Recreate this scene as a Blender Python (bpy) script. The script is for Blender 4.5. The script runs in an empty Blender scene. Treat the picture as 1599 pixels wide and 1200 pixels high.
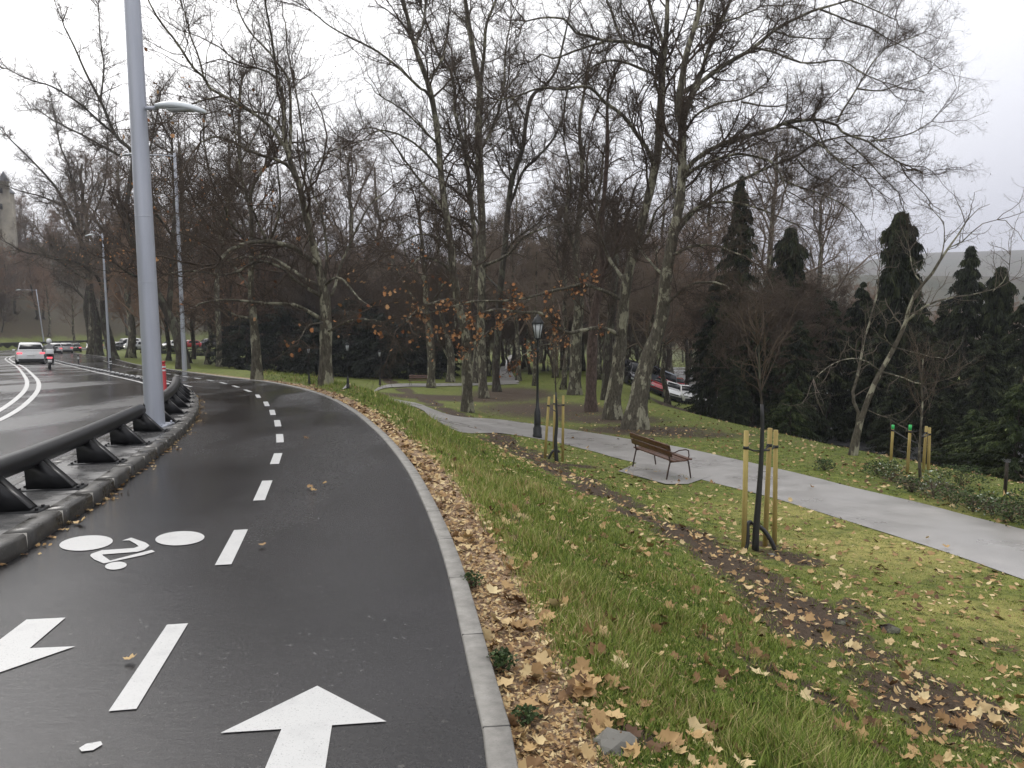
import bpy, bmesh, math, random
import numpy as np
from mathutils import Vector, Matrix

# ------------------------------------------------------------------ camera, world, sun, exposure
sc = bpy.context.scene
COL = sc.collection
F = 1230.0
TH = math.atan(145 / F)
cam_d = bpy.data.cameras.new('camera')
cam = bpy.data.objects.new('camera', cam_d)
COL.objects.link(cam)
cam_d.sensor_width = 36.0
cam_d.lens = 36.0 * F / 1599.0
cam_d.clip_start = 0.05
cam_d.clip_end = 9000
cam.location = (0, 0, 0)
cam.rotation_euler = (math.pi / 2 - TH, 0, 0)
sc.camera = cam

SUN_EL, SUN_AZ = math.radians(42), math.radians(-35)      # azimuth from +Y towards +X
w = bpy.data.worlds.new('World')
sc.world = w
w.use_nodes = True
nt = w.node_tree
nt.nodes.clear()
N = nt.nodes.new
wo = N('ShaderNodeOutputWorld'); bg = N('ShaderNodeBackground'); sky = N('ShaderNodeTexSky')
sky.sky_type = 'NISHITA'; sky.sun_disc = False
sky.sun_elevation = SUN_EL; sky.sun_rotation = SUN_AZ
sky.air_density = 1.0; sky.dust_density = 6.0
hs = N('ShaderNodeHueSaturation'); hs.inputs['Saturation'].default_value = 0.25
hs.inputs['Value'].default_value = 0.30
nt.links.new(sky.outputs[0], hs.inputs['Color'])
tc = N('ShaderNodeTexCoord'); sep = N('ShaderNodeSeparateXYZ')
nt.links.new(tc.outputs['Generated'], sep.inputs[0])
ramp = N('ShaderNodeValToRGB')                             # overcast: paler overhead than low down
ramp.color_ramp.elements[0].position = 0.0; ramp.color_ramp.elements[0].color = (0.53, 0.54, 0.62, 1)
ramp.color_ramp.elements[1].position = 0.42; ramp.color_ramp.elements[1].color = (1.0, 1.0, 1.02, 1)
nz = N('ShaderNodeTexNoise'); nz.inputs['Scale'].default_value = 1.3; nz.inputs['Detail'].default_value = 2
nt.links.new(tc.outputs['Generated'], nz.inputs['Vector'])
ma = N('ShaderNodeMath'); ma.operation = 'MULTIPLY_ADD'; ma.inputs[1].default_value = 0.35
nt.links.new(nz.outputs[0], ma.inputs[0]); nt.links.new(sep.outputs['Z'], ma.inputs[2])
mb = N('ShaderNodeMath'); mb.operation = 'MULTIPLY_ADD'; mb.inputs[1].default_value = -0.28
nt.links.new(sep.outputs['X'], mb.inputs[0]); nt.links.new(ma.outputs[0], mb.inputs[2])
mc = N('ShaderNodeMath'); mc.operation = 'SUBTRACT'; mc.inputs[1].default_value = 0.12
nt.links.new(mb.outputs[0], mc.inputs[0]); nt.links.new(mc.outputs[0], ramp.inputs[0])
sm = N('ShaderNodeVectorMath'); sm.operation = 'SCALE'; sm.inputs['Scale'].default_value = 9.0
nt.links.new(ramp.outputs[0], sm.inputs[0])
ad = N('ShaderNodeVectorMath'); ad.operation = 'ADD'
nt.links.new(sm.outputs[0], ad.inputs[0]); nt.links.new(hs.outputs[0], ad.inputs[1])
nt.links.new(ad.outputs[0], bg.inputs['Color'])
bg.inputs['Strength'].default_value = 0.10
nt.links.new(bg.outputs[0], wo.inputs['Surface'])

sd = bpy.data.lights.new('sun', 'SUN'); sun = bpy.data.objects.new('sun', sd); COL.objects.link(sun)
sd.energy = 0.7; sd.angle = math.radians(25); sd.color = (1.0, 0.96, 0.9)
sv = Vector((math.sin(SUN_AZ) * math.cos(SUN_EL), math.cos(SUN_AZ) * math.cos(SUN_EL), math.sin(SUN_EL)))
sun.rotation_euler = sv.to_track_quat('Z', 'Y').to_euler()
sc.view_settings.view_transform = 'Standard'
sc.view_settings.look = 'None'
sc.view_settings.gamma = 1
sc.view_settings.exposure = 0.5
sc.cycles.max_bounces = 5
sc.cycles.diffuse_bounces = 2
sc.cycles.glossy_bounces = 2
sc.cycles.volume_bounces = 0

rng = np.random.default_rng(7)
random.seed(7)

# ------------------------------------------------------------------ helpers
def link(o, parent=None):
    COL.objects.link(o)
    if parent is not None: o.parent = parent
    return o
def tag(o, label=None, cat=None, group=None, kind=None):
    if label: o['label'] = label
    if cat: o['category'] = cat
    if group: o['group'] = group
    if kind: o['kind'] = kind
    return o
def empty(name, loc=(0, 0, 0), rz=0.0):
    o = bpy.data.objects.new(name, None); COL.objects.link(o)
    o.location = loc; o.rotation_euler = (0, 0, rz); o.empty_display_size = 0.2
    return o
def copy_tree(o, parent=None):
    c = o.copy(); COL.objects.link(c); c.parent = parent
    for ch in list(o.children): copy_tree(ch, c)
    return c

class MB:
    """collects verts and faces for one mesh object"""
    def __init__(s): s.v = []; s.f = []; s.n = 0; s.att = {}
    def add(s, V, Fc, **att):
        V = np.asarray(V, float).reshape(-1, 3)
        s.v.append(V)
        if len(Fc):
            s.f.append(np.asarray(Fc, np.int64) + s.n)
        s.n += len(V)
        for k, a in att.items():
            s.att.setdefault(k, []).append(np.broadcast_to(np.asarray(a, float), (len(V),)).copy())
        return s
    def poly(s, V):
        return s.add(V, [list(range(len(V)))])
    def box(s, c, size, rz=0.0, taper=1.0, rot=None):
        x, y, z = np.array(size) / 2
        V = np.array([[-x, -y, -z], [x, -y, -z], [x, y, -z], [-x, y, -z], [-x * taper, -y * taper, z], [x * taper, -y * taper, z], [x * taper, y * taper, z], [-x * taper, y * taper, z]])
        if rot is not None: V = V @ np.array(rot).T
        c_, s_ = math.cos(rz), math.sin(rz)
        V = V @ np.array([[c_, s_, 0], [-s_, c_, 0], [0, 0, 1]]) + np.array(c)
        return s.add(V, [[0, 3, 2, 1], [4, 5, 6, 7], [0, 1, 5, 4], [1, 2, 6, 5], [2, 3, 7, 6], [3, 0, 4, 7]])
    def beam(s, a, b, wd, ht, up=(0, 0, 1)):
        a = np.array(a, float); b = np.array(b, float); t = b - a; t /= np.linalg.norm(t)
        sd_ = np.cross(t, up); sd_ /= np.linalg.norm(sd_) + 1e-9; u = np.cross(sd_, t)
        V = [p + sd_ * i * wd / 2 + u * j * ht / 2 for p in (a, b) for i, j in ((-1, -1), (1, -1), (1, 1), (-1, 1))]
        return s.add(V, [[3, 2, 1, 0], [4, 5, 6, 7], [0, 1, 5, 4], [1, 2, 6, 5], [2, 3, 7, 6], [3, 0, 4, 7]])
    def tube(s, pts, rad, sides=8, cap=True):
        V, Fq = tube_arrays(np.asarray(pts, float)[None], np.broadcast_to(np.asarray(rad, float), (len(pts),))[None], sides)
        n0 = len(V)
        s.add(V, Fq)
        if cap:
            base = s.n - n0
            s.f.append(np.array([list(range(base + sides - 1, base - 1, -1))])); s.f.append(np.array([list(range(base + n0 - sides, base + n0))]))
        return s
    def lathe(s, prof, c=(0, 0, 0), sides=16):
        prof = np.array(prof, float); a = np.arange(sides) / sides * 2 * math.pi
        V = np.stack([prof[:, None, 0] * np.cos(a), prof[:, None, 0] * np.sin(a), np.repeat(prof[:, 1:2], sides, 1)], -1).reshape(-1, 3) + np.array(c)
        m = len(prof); Fq = []
        for i in range(m - 1):
            for j in range(sides):
                k = (j + 1) % sides
                Fq.append([i * sides + j, i * sides + k, (i + 1) * sides + k, (i + 1) * sides + j])
        return s.add(V, Fq)
    def loft(s, rings, close=True):
        R = np.array(rings, float); m, k, _ = R.shape; Fq = []
        for i in range(m - 1):
            for j in range(k if close else k - 1):
                l = (j + 1) % k
                Fq.append([i * k + j, i * k + l, (i + 1) * k + l, (i + 1) * k + j])
        s.add(R.reshape(-1, 3), Fq)
        if close:
            b = s.n - m * k
            s.f.append(np.array([list(range(b + k - 1, b - 1, -1))])); s.f.append(np.array([list(range(b + (m - 1) * k, b + m * k))]))
        return s
    def mesh(s, name, mat, smooth=False):
        me = bpy.data.meshes.new(name)
        V = np.concatenate(s.v) if s.v else np.zeros((0, 3))
        tot = []; loops = []
        for a in s.f:
            tot.append(np.full(len(a), a.shape[1])); loops.append(a.reshape(-1))
        tot = np.concatenate(tot); loops = np.concatenate(loops)
        me.vertices.add(len(V)); me.vertices.foreach_set('co', V.astype(np.float32).reshape(-1))
        me.loops.add(len(loops)); me.loops.foreach_set('vertex_index', loops.astype(np.int32))
        me.polygons.add(len(tot)); st = np.concatenate([[0], np.cumsum(tot)[:-1]])
        me.polygons.foreach_set('loop_start', st.astype(np.int32)); me.polygons.foreach_set('loop_total', tot.astype(np.int32))
        me.update(calc_edges=True)
        for k, a in s.att.items():
            at = me.attributes.new(k, 'FLOAT', 'POINT'); at.data.foreach_set('value', np.concatenate(a).astype(np.float32))
        if smooth: me.polygons.foreach_set('use_smooth', np.ones(len(tot), bool))
        if mat: me.materials.append(mat)
        return me
    def build(s, name, mat, parent=None, smooth=False, bevel=0):
        o = bpy.data.objects.new(name, s.mesh(name, mat, smooth))
        link(o, parent)
        if bevel:
            m = o.modifiers.new('bevel', 'BEVEL'); m.width = bevel; m.segments = 2; m.limit_method = 'ANGLE'
        return o

def tube_arrays(P, R, sides):
    """P (B,n,3) polylines, R (B,n) radii -> verts, quads"""
    B, n, _ = P.shape
    T = np.empty_like(P); T[:, 1:-1] = P[:, 2:] - P[:, :-2]; T[:, 0] = P[:, 1] - P[:, 0]; T[:, -1] = P[:, -1] - P[:, -2]
    T /= np.linalg.norm(T, axis=2, keepdims=True) + 1e-9
    mean = P[:, -1] - P[:, 0]; ax = np.argmin(np.abs(mean), axis=1)
    ref = np.eye(3)[ax][:, None, :]
    U = np.cross(T, ref); U /= np.linalg.norm(U, axis=2, keepdims=True) + 1e-9
    W = np.cross(T, U)
    a = np.arange(sides) / sides * 2 * math.pi
    V = P[:, :, None, :] + R[:, :, None, None] * (U[:, :, None, :] * np.cos(a)[None, None, :, None] + W[:, :, None, :] * np.sin(a)[None, None, :, None])
    b = (np.arange(B) * n * sides)[:, None, None]; i = (np.arange(n - 1) * sides)[None, :, None]; j = np.arange(sides)[None, None, :]; k = (j + 1) % sides
    Fq = np.stack([b + i + j, b + i + k, b + i + sides + k, b + i + sides + j], -1).reshape(-1, 4)
    return V.reshape(-1, 3), Fq

def interp(xs, ys):
    xs = np.array(xs, float); ys = np.array(ys, float)
    return lambda q: np.interp(q, xs, ys)
def resample(P, step):
    """Catmull-Rom through the points, resampled evenly"""
    P = np.asarray(P, float); Q = np.vstack([2 * P[0] - P[1], P, 2 * P[-1] - P[-2]]); out = []
    for i in range(1, len(Q) - 2):
        t = np.linspace(0, 1, 12, endpoint=False)[:, None]
        out.append(0.5 * (2 * Q[i] + (Q[i + 1] - Q[i - 1]) * t + (2 * Q[i - 1] - 5 * Q[i] + 4 * Q[i + 1] - Q[i + 2]) * t ** 2 + (3 * Q[i] - Q[i - 1] - 3 * Q[i + 1] + Q[i + 2]) * t ** 3))
    C = np.vstack(out + [P[-1:]])
    s = np.concatenate([[0], np.cumsum(np.linalg.norm(np.diff(C, axis=0), axis=1))])
    n = max(2, int(s[-1] / step) + 1) if step > 0 else int(-step)
    q = np.linspace(0, s[-1], n)
    return np.stack([np.interp(q, s, C[:, k]) for k in range(P.shape[1])], 1)
def normals2(C):
    T = np.gradient(C, axis=0); T /= np.linalg.norm(T, axis=1, keepdims=True)
    return np.stack([T[:, 1], -T[:, 0]], 1)          # to the right of travel
def sdist(C, X, Y):
    """signed distance (right of travel positive) to a dense 2D curve"""
    A = C[:-1]; D = C[1:] - C[:-1]; L2 = (D ** 2).sum(1); out = np.empty(X.size); X = X.ravel(); Y = Y.ravel()
    for s in range(0, X.size, 20000):
        px = X[s:s + 20000, None] - A[:, 0]; py = Y[s:s + 20000, None] - A[:, 1]
        t = (px * D[:, 0] + py * D[:, 1]) / L2
        tt = t.copy(); tt[:, 1:-1] = np.clip(t[:, 1:-1], 0, 1); tt[:, 0] = np.minimum(t[:, 0], 1); tt[:, -1] = np.maximum(t[:, -1], 0)
        ex = px - tt * D[:, 0]; ey = py - tt * D[:, 1]; d2 = ex ** 2 + ey ** 2; k = d2.argmin(1); r = np.arange(len(k))
        sg = np.sign(D[k, 1] * ex[r, k] - D[k, 0] * ey[r, k]); out[s:s + 20000] = sg * np.sqrt(d2[r, k])
    return out

def ray(px, py):
    u = (px - 800) / F; v = (600 - py) / F
    return np.array([u, math.cos(TH) + v * math.sin(TH), v * math.cos(TH) - math.sin(TH)])
def at(px, py, Y):
    r = ray(px, py); return r * (Y / r[1])

# ------------------------------------------------------------------ terrain functions
ROADZ = interp([-40, 28, 60, 120, 150, 250, 400, 4000], [0.72, -3.22, -5.55, -9.25, -10.75, -14.5, -20, -30])
PARKZ = interp([-40, 66, 150, 300, 500, 4000], [0.2, -7.75, -12.35, -22.7, -30, -34])
LOTZ = interp([-40, 0, 84, 130, 300, 4000], [-4, -5.3, -10.7, -13.2, -24, -34])
def G0(px, py, zf=ROADZ, dz=0.0):
    r = ray(px, py); ts = np.geomspace(1.5, 900, 3000); g = r[2] * ts - (zf(r[1] * ts) + dz); i = np.argmax(g < 0)
    a, b = ts[i - 1], ts[i]; ga, gb = g[i - 1], g[i]; t = a + (b - a) * ga / (ga - gb + 1e-12)
    return r[:2] * t
KR = resample([(-0.02, -6), (0.02, -2), (0.0, 1.2)] + [G0(*p) for p in [(761, 1199), (735, 1060), (718, 980), (700, 900), (682, 840), (660, 785), (635, 735), (606, 695), (580, 668), (545, 640), (500, 617), (440, 601), (350, 589), (290, 581), (215, 570), (165, 558)]] + [(-57, 104), (-70, 126), (-74, 148), (-67, 175), (-52, 200), (-20, 230), (30, 250)], 0.5)
CL = resample([(-6.2, -12), (-6.4, 0), (-7.6, 8)] + [G0(*p) for p in [(0, 655), (20, 638), (45, 618), (53, 605), (48, 590), (30, 572), (12, 561.5)]] + [(-55.5, 87), (-66, 106), (-77.5, 126), (-81.5, 148), (-75, 178), (-58, 207), (-22, 238), (30, 259)], 0.5)
KL = resample([(-3.55, -12), (-3.5, -3), (-3.5, 3)] + [G0(*p) for p in [(0, 885), (60, 848), (110, 815), (160, 782), (220, 735), (262, 702), (296, 670), (311, 642), (307, 624), (296, 613)]], 0.25)
for _ in range(60): CL[1:-1] = .25 * CL[:-2] + .5 * CL[1:-1] + .25 * CL[2:]
nC = normals2(CL)
LE = CL - nC * 5.2                                   # left road edge
RIDGE = resample([(14, -10), (12.2, 5), (11.6, 12)] + [tuple(G0(*p, PARKZ)) for p in [(1440, 722), (1370, 708), (1290, 692), (1200, 672), (1120, 655), (1050, 637), (985, 618)]] + [(9, 66), (13, 92), (19, 130), (30, 190), (60, 260)], 1.0)
def sstep(t): t = np.clip(t, 0, 1); return t * t * (3 - 2 * t)
_ph = np.random.default_rng(3).uniform(0, 6.28, (12, 2)); 
def wob(X, Y, s):
    r = 0
    for i in range(6):
        f = (1.7 ** i) / s; r = r + np.sin(X * f * (1 + .13 * i) + _ph[i, 0] + 1.7 * np.sin(Y * f * .7 + _ph[i, 1])) * np.cos(Y * f * .9 + _ph[i + 6, 0]) / (1.5 ** i)
    return r / 2.0
def H(X, Y, full=False):
    X = np.asarray(X, float); Y = np.asarray(Y, float); shp = np.broadcast(X, Y).shape
    X = np.broadcast_to(X, shp).ravel(); Y = np.broadcast_to(Y, shp).ravel()
    d = sdist(KR, X, Y); R = ROADZ(Y); P = PARKZ(Y)
    wd = 5.6 + 0.36 * np.clip(Y - 20, 0, 60)
    t = np.clip((d - 0.55 - 0.045 * np.clip(Y - 12, 0, 30)) / wd, 0, 1)
    f = 1 - (1 - t) ** 1.9
    f = f * sstep(t * 5 + 0.35)
    far = sstep((Y - 75) / 60) * sstep((-X - 15) / 30)
    P = P * (1 - far) + R * far
    z = R - 0.05 + (P - R + 0.05) * f
    e = sdist(RIDGE, X, Y)
    z = z + (LOTZ(Y) - z) * sstep((e + .5) / 6.5)
    z = z + 0.24 * np.exp(-((d - 1.7) / 1.1) ** 2) * sstep((Y - 12) / 10) * sstep((48 - Y) / 12) * (d > 0)
    z = z + np.where(d > 0.4, wob(X, Y, 2.2) * 0.035 * np.clip(d - 0.4, 0, 1) * np.clip(1.6 - d / 8, 0.35, 1), 0)
    l = -sdist(LE, X, Y)                              # left of the road's left edge
    hill = 1.25 * sstep((l - 0.6) / 0.6) + 0.36 * np.clip(l - 1.2, 0, 75) ** 1.0
    z = np.where(l > 0.3, R - 0.05 + hill, z)
    r = np.hypot(X, Y); az = np.arctan2(X, Y)
    ridge_h = 20 + 50 * sstep((az - .25) / .25) + 14 * np.exp(-((az + 0.12) / 0.35) ** 2) + 9 * np.sin(az * 9 + 1) + 4 * np.sin(az * 14 + 2)
    m = sstep((r - 700) / 900); z = z + (ridge_h - z) * m
    z = z.reshape(shp)
    return (z, d.reshape(shp), l.reshape(shp), e.reshape(shp)) if full else z
def h(x, y): return float(H(np.array([x]), np.array([y]))[0])
def G(px, py):
    """the point of the terrain seen at that pixel of the photograph"""
    r = ray(px, py); ts = np.geomspace(1.8, 600, 1400); g = r[2] * ts - H(r[0] * ts, r[1] * ts); i = int(np.argmax(g < 0))
    a, b = ts[i - 1], ts[i]; t = a + (b - a) * g[i - 1] / (g[i - 1] - g[i] + 1e-12); p = r * t
    return Vector((p[0], p[1], h(p[0], p[1])))

# ------------------------------------------------------------------ materials
def mat(name, base=(.5, .5, .5), rough=.6, metal=0.0, spec=.5, emit=None, es=1.0, trans=0.0, coat=0):
    m = bpy.data.materials.new(name); m.use_nodes = True; b = m.node_tree.nodes['Principled BSDF']
    b.inputs['Base Color'].default_value = (*base, 1); b.inputs['Roughness'].default_value = rough; b.inputs['Metallic'].default_value = metal
    b.inputs['Specular IOR Level'].default_value = spec; b.inputs['Transmission Weight'].default_value = trans; b.inputs['Coat Weight'].default_value = coat
    if emit: b.inputs['Emission Color'].default_value = (*emit, 1); b.inputs['Emission Strength'].default_value = es
    return m
class NT:
    def __init__(s, m): s.t = m.node_tree; s.b = s.t.nodes['Principled BSDF']
    def n(s, ty, **kw):
        o = s.t.nodes.new(ty)
        for k, v in kw.items():
            if k in ('operation', 'blend_type', 'data_type', 'feature', 'attribute_name', 'noise_dimensions', 'distance', 'attribute_type'): setattr(o, k, v)
            else: o.inputs[k].default_value = v
        return o
    def l(s, a, b): s.t.links.new(a, b)
    def noise(s, scale, detail=4, rough=.55, vec=None, stretch=None):
        o = s.n('ShaderNodeTexNoise', Scale=scale, Detail=detail, Roughness=rough)
        v = vec
        if v is None: v = s.n('ShaderNodeNewGeometry').outputs['Position']
        if stretch:
            mp = s.n('ShaderNodeMapping'); mp.inputs['Scale'].default_value = stretch; s.l(v, mp.inputs[0]); v = mp.outputs[0]
        s.l(v, o.inputs['Vector']); return o.outputs['Fac']
    def ramp(s, fac, stops):
        o = s.t.nodes.new('ShaderNodeValToRGB'); e = o.color_ramp.elements
        while len(e) < len(stops): e.new(0.5)
        for i, (p, c) in enumerate(stops):
            e[i].position = p; e[i].color = (*c, 1) if len(c) == 3 else c
        s.l(fac, o.inputs[0]); return o.outputs[0]
    def step(s, fac, a, b, lo=0.0, hi=1.0):
        o = s.n('ShaderNodeMapRange'); o.interpolation_type = 'SMOOTHSTEP'
        o.inputs['From Min'].default_value = a; o.inputs['From Max'].default_value = b; o.inputs['To Min'].default_value = lo; o.inputs['To Max'].default_value = hi
        s.l(fac, o.inputs['Value']); return o.outputs[0]
    def mix(s, f, a, b, blend='MIX'):
        o = s.t.nodes.new('ShaderNodeMix'); o.data_type = 'RGBA'; o.blend_type = blend
        for i, v in ((0, f), (6, a), (7, b)):
            if hasattr(v, 'is_linked'): s.l(v, o.inputs[i])
            elif i == 0: o.inputs[0].default_value = v
            else: o.inputs[i].default_value = (*v, 1)
        return o.outputs[2]
    def math(s, op, a, b=None):
        o = s.t.nodes.new('ShaderNodeMath'); o.operation = op
        for i, v in ((0, a), (1, b)):
            if v is None: continue
            if hasattr(v, 'is_linked'): s.l(v, o.inputs[i])
            else: o.inputs[i].default_value = v
        return o.outputs[0]
    def attr(s, name): return s.n('ShaderNodeAttribute', attribute_name=name).outputs['Fac']
    def rand(s): return s.n('ShaderNodeObjectInfo').outputs['Random']
    def color(s, c): s.l(c, s.b.inputs['Base Color'])
    def rough(s, c): s.l(c, s.b.inputs['Roughness'])
    def bump(s, hgt, strength=.3, dist=.02):
        o = s.n('ShaderNodeBump', Strength=strength, Distance=dist); s.l(hgt, o.inputs['Height']); s.l(o.outputs[0], s.b.inputs['Normal'])

def asphalt(name, c0, c1, r0, r1, scale_w, bumpd):
    m = mat(name, rough=.4); k = NT(m)
    big = k.noise(scale_w, 3, .5, stretch=(1, .35, 1)); fine = k.noise(260, 2, .7); mid = k.noise(45, 3, .6); patch = k.noise(1.1, 5, .6)
    c = k.mix(k.step(patch, .38, .62), c0, c1)
    c = k.mix(k.math('MULTIPLY', k.step(fine, .52, .68), .6), c, (.058, .056, .056))
    c = k.mix(k.math('MULTIPLY', k.step(k.noise(30, 3, .6), .64, .74), .3), c, (.2, .19, .17))
    k.color(c)
    r = k.step(big, .36, .62, r0, r1)
    r = k.math('ADD', r, k.math('MULTIPLY', k.math('SUBTRACT', mid, .5), .25))
    k.rough(r)
    hh = k.math('ADD', k.math('MULTIPLY', fine, .6), k.math('MULTIPLY', mid, .5))
    k.bump(k.math('ADD', hh, k.math('MULTIPLY', k.noise(9, 3, .6), .8)), .6, bumpd * .8)
    k.b.inputs['Specular IOR Level'].default_value = .30 if name[0] == 'b' else .42
    return m
M = {}
M['bike'] = asphalt('bike_lane_asphalt', (.008, .0075, .0085), (.015, .014, .0155), .05, .26, .55, .004)
M['road'] = asphalt('road_asphalt', (.030, .030, .032), (.050, .049, .052), .10, .34, .45, .006)
M['lot'] = asphalt('lot_asphalt', (.06, .06, .06), (.09, .09, .09), .15, .4, .3, .004)
m = mat('road_paint', (.72, .72, .71), .42); k = NT(m)
c = k.mix(k.step(k.noise(60, 4, .7), .60, .74), (.50, .50, .49), (.18, .18, .18)); c = k.mix(k.step(k.noise(7, 3, .6), .45, .8, 0, .5), c, (.36, .36, .36)); c = k.mix(k.step(k.noise(130, 3, .7), .60, .68, 0, .8), c, (.12, .12, .12)); k.color(c); k.bump(k.noise(200, 2), .3, .003); M['paint'] = m
m = mat('kerb_concrete', (.3, .29, .27), .55); k = NT(m)
c = k.ramp(k.noise(9, 6, .65), [(.3, (.13, .123, .11)), (.7, (.27, .258, .235))]); c = k.mix(k.step(k.noise(90, 2), .6, .75), c, (.14, .13, .12)); k.color(c); k.bump(k.noise(120, 3), .4, .004); M['kerbc'] = m
m = mat('dark_kerb', (.06, .06, .06), .35); k = NT(m)
c = k.ramp(k.noise(6, 6, .7), [(.3, (.020, .019, .017)), (.72, (.060, .056, .050))]); c = k.mix(k.step(k.noise(55, 3), .6, .72, 0, .6), c, (.17, .165, .15)); k.color(c); k.rough(k.step(k.noise(3, 3), .35, .65, .2, .55)); k.bump(k.noise(90, 3), .4, .004); M['kerbd'] = m
m = mat('mortar', (.42, .40, .36), .8); M['mortar'] = m
m = mat('island_slab', (.2, .2, .2), .35); k = NT(m)
c = k.ramp(k.noise(3.2, 6, .65), [(.28, (.08, .08, .08)), (.7, (.21, .205, .20))]); k.color(c); k.rough(k.step(k.noise(1.7, 3), .4, .62, .12, .5)); k.bump(k.noise(80, 3), .3, .004); M['slab'] = m
m = mat('park_path', (.4, .39, .38), .4); k = NT(m)
c = k.ramp(k.noise(1.6, 7, .62), [(.3, (.235, .225, .21)), (.7, (.33, .315, .30))]); c = k.mix(k.step(k.noise(26, 4, .7), .58, .74, 0, .55), c, (.15, .135, .11)); c = k.mix(k.step(k.noise(.9, 6, .7), .35, .75, 0, .3), c, (.24, .23, .22)); c = k.mix(k.step(k.noise(140, 3, .7), .58, .7, 0, .5), c, (.14, .13, .12)); k.color(c); k.rough(k.step(k.noise(.8, 5), .30, .70, .26, .42)); k.bump(k.noise(70, 3), .3, .004); M['path'] = m
# the ground: grass / straw / earth / gravel by masks kept on the terrain vertices
m = mat('ground', rough=.85, spec=.2); k = NT(m)
n1 = k.noise(.55, 5, .6); n2 = k.noise(5, 5, .65); n3 = k.noise(38, 4, .7)
g = k.mix(k.step(n2, .3, .7), (.060, .085, .015), (.170, .195, .036))
g = k.mix(k.math('MULTIPLY', k.step(n1, .42, .66), .5), g, (.15, .15, .045))
g = k.mix(k.math('MULTIPLY', k.attr('dry'), k.step(n2, .25, .6)), g, (.34, .30, .10))
g = k.mix(k.step(n3, .55, .75, 0, .5), g, (.05, .05, .02))
dirt = k.ramp(n3, [(.3, (.032, .022, .014)), (.6, (.075, .052, .034)), (.8, (.14, .105, .07))])
dm = k.step(k.math('ADD', k.attr('dirt'), k.math('MULTIPLY', k.math('SUBTRACT', n2, .5), 1.1)), .38, .62)
c = k.mix(dm, g, dirt)
grav = k.ramp(k.noise(60, 3, .8), [(.3, (.10, .07, .05)), (.5, (.32, .22, .14)), (.75, (.5, .38, .26))])
gm = k.step(k.math('ADD', k.attr('grav'), k.math('MULTIPLY', k.math('SUBTRACT', n2, .5), .8)), .42, .58)
c = k.mix(gm, c, grav)
wd_ = k.ramp(k.noise(.012, 6, .6), [(.35, (.055, .045, .036)), (.5, (.070, .065, .042)), (.65, (.045, .048, .030))])
c = k.mix(k.attr('farw'), c, wd_)
k.color(c); k.bump(k.math('ADD', n3, k.math('MULTIPLY', n2, 1.5)), .6, .05); M['ground'] = m

def bark(name, cols, rnd=.25, scale=1.0, patch=True):
    m = mat(name, rough=.8, spec=.25); k = NT(m)
    tcx = k.n('ShaderNodeTexCoord').outputs['Object']
    a = k.noise(3.2 * scale, 5, .6, tcx, (1, 1, .45)); b_ = k.noise(14 * scale, 5, .65, tcx, (1, 1, .35)); cc = k.noise(50 * scale, 3, .6, tcx, (1, 1, .3))
    c = k.ramp(b_, [(.32, cols[0]), (.52, cols[1]), (.68, cols[2])])
    if patch: c = k.mix(k.step(a, .53, .57), c, k.ramp(b_, [(.35, cols[3]), (.6, cols[4])]))
    c = k.mix(k.step(cc, .62, .72, 0, .6), c, cols[0])
    k.color(c); k.bump(k.math('ADD', b_, k.math('MULTIPLY', cc, .5)), .8, .03)
    return m
M['bark_plane'] = bark('plane_bark', [(.035, .030, .022), (.085, .075, .055), (.14, .13, .095), (.17, .165, .11), (.30, .285, .21)])
M['bark_dark'] = bark('dark_bark', [(.022, .018, .014), (.048, .040, .031), (.080, .068, .054), (.06, .06, .04), (.11, .11, .08)])
M['bark_red'] = bark('reddish_bark', [(.04, .028, .022), (.095, .068, .055), (.15, .11, .09), (0, 0, 0), (0, 0, 0)], patch=False)
M['twig'] = mat('twig', (.075, .057, .043), .85, spec=.15)
M['twig_grey'] = mat('twig_grey', (.115, .096, .076), .85, spec=.15)
M['twig_brown'] = mat('twig_brown', (.092, .070, .052), .85, spec=.15)
M['twig_far'] = mat('twig_far', (.19, .150, .118), .9, spec=.1)
M['twig_wood'] = mat('twig_wood', (.24, .165, .118), .9, spec=.1)
M['twig_pale'] = mat('twig_pale', (.13, .115, .09), .85, spec=.15)
def leafmat(name, stops, rough=.7):
    m = mat(name, rough=rough, spec=.25); k = NT(m); k.color(k.ramp(k.attr('rnd'), stops)); return m
M['deadleaf'] = leafmat('dead_leaf', [(0, (.16, .06, .025)), (.35, (.36, .15, .055)), (.7, (.50, .25, .10)), (1, (.58, .36, .19))])
M['litter'] = leafmat('leaf_litter', [(0, (.075, .040, .022)), (.3, (.21, .12, .052)), (.65, (.42, .28, .125)), (1, (.56, .45, .25))])
M['grass'] = leafmat('grass_blades', [(0, (.045, .075, .014)), (.3, (.125, .185, .028)), (.55, (.21, .265, .050)), (.75, (.34, .33, .11)), (.85, (.52, .43, .22)), (1, (.30, .19, .10))])
M['needles'] = leafmat('conifer_needles', [(0, (.008, .012, .006)), (.5, (.022, .030, .012)), (1, (.060, .068, .026))], .8)
M['needles_green'] = leafmat('green_needles', [(0, (.012, .020, .007)), (.5, (.038, .055, .018)), (1, (.10, .125, .038))], .8)
M['evergreen'] = leafmat('evergreen_leaves', [(0, (.005, .008, .004)), (.6, (.012, .018, .008)), (1, (.026, .034, .014))], .6)
M['shrub'] = leafmat('shrub_leaves', [(0, (.02, .035, .012)), (.5, (.05, .08, .025)), (.85, (.11, .14, .045)), (1, (.5, .55, .48))])
M['black'] = mat('black_metal', (.010, .010, .011), .38, .0, .35)
M['iron'] = mat('lamp_iron', (.008, .009, .009), .45)
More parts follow.
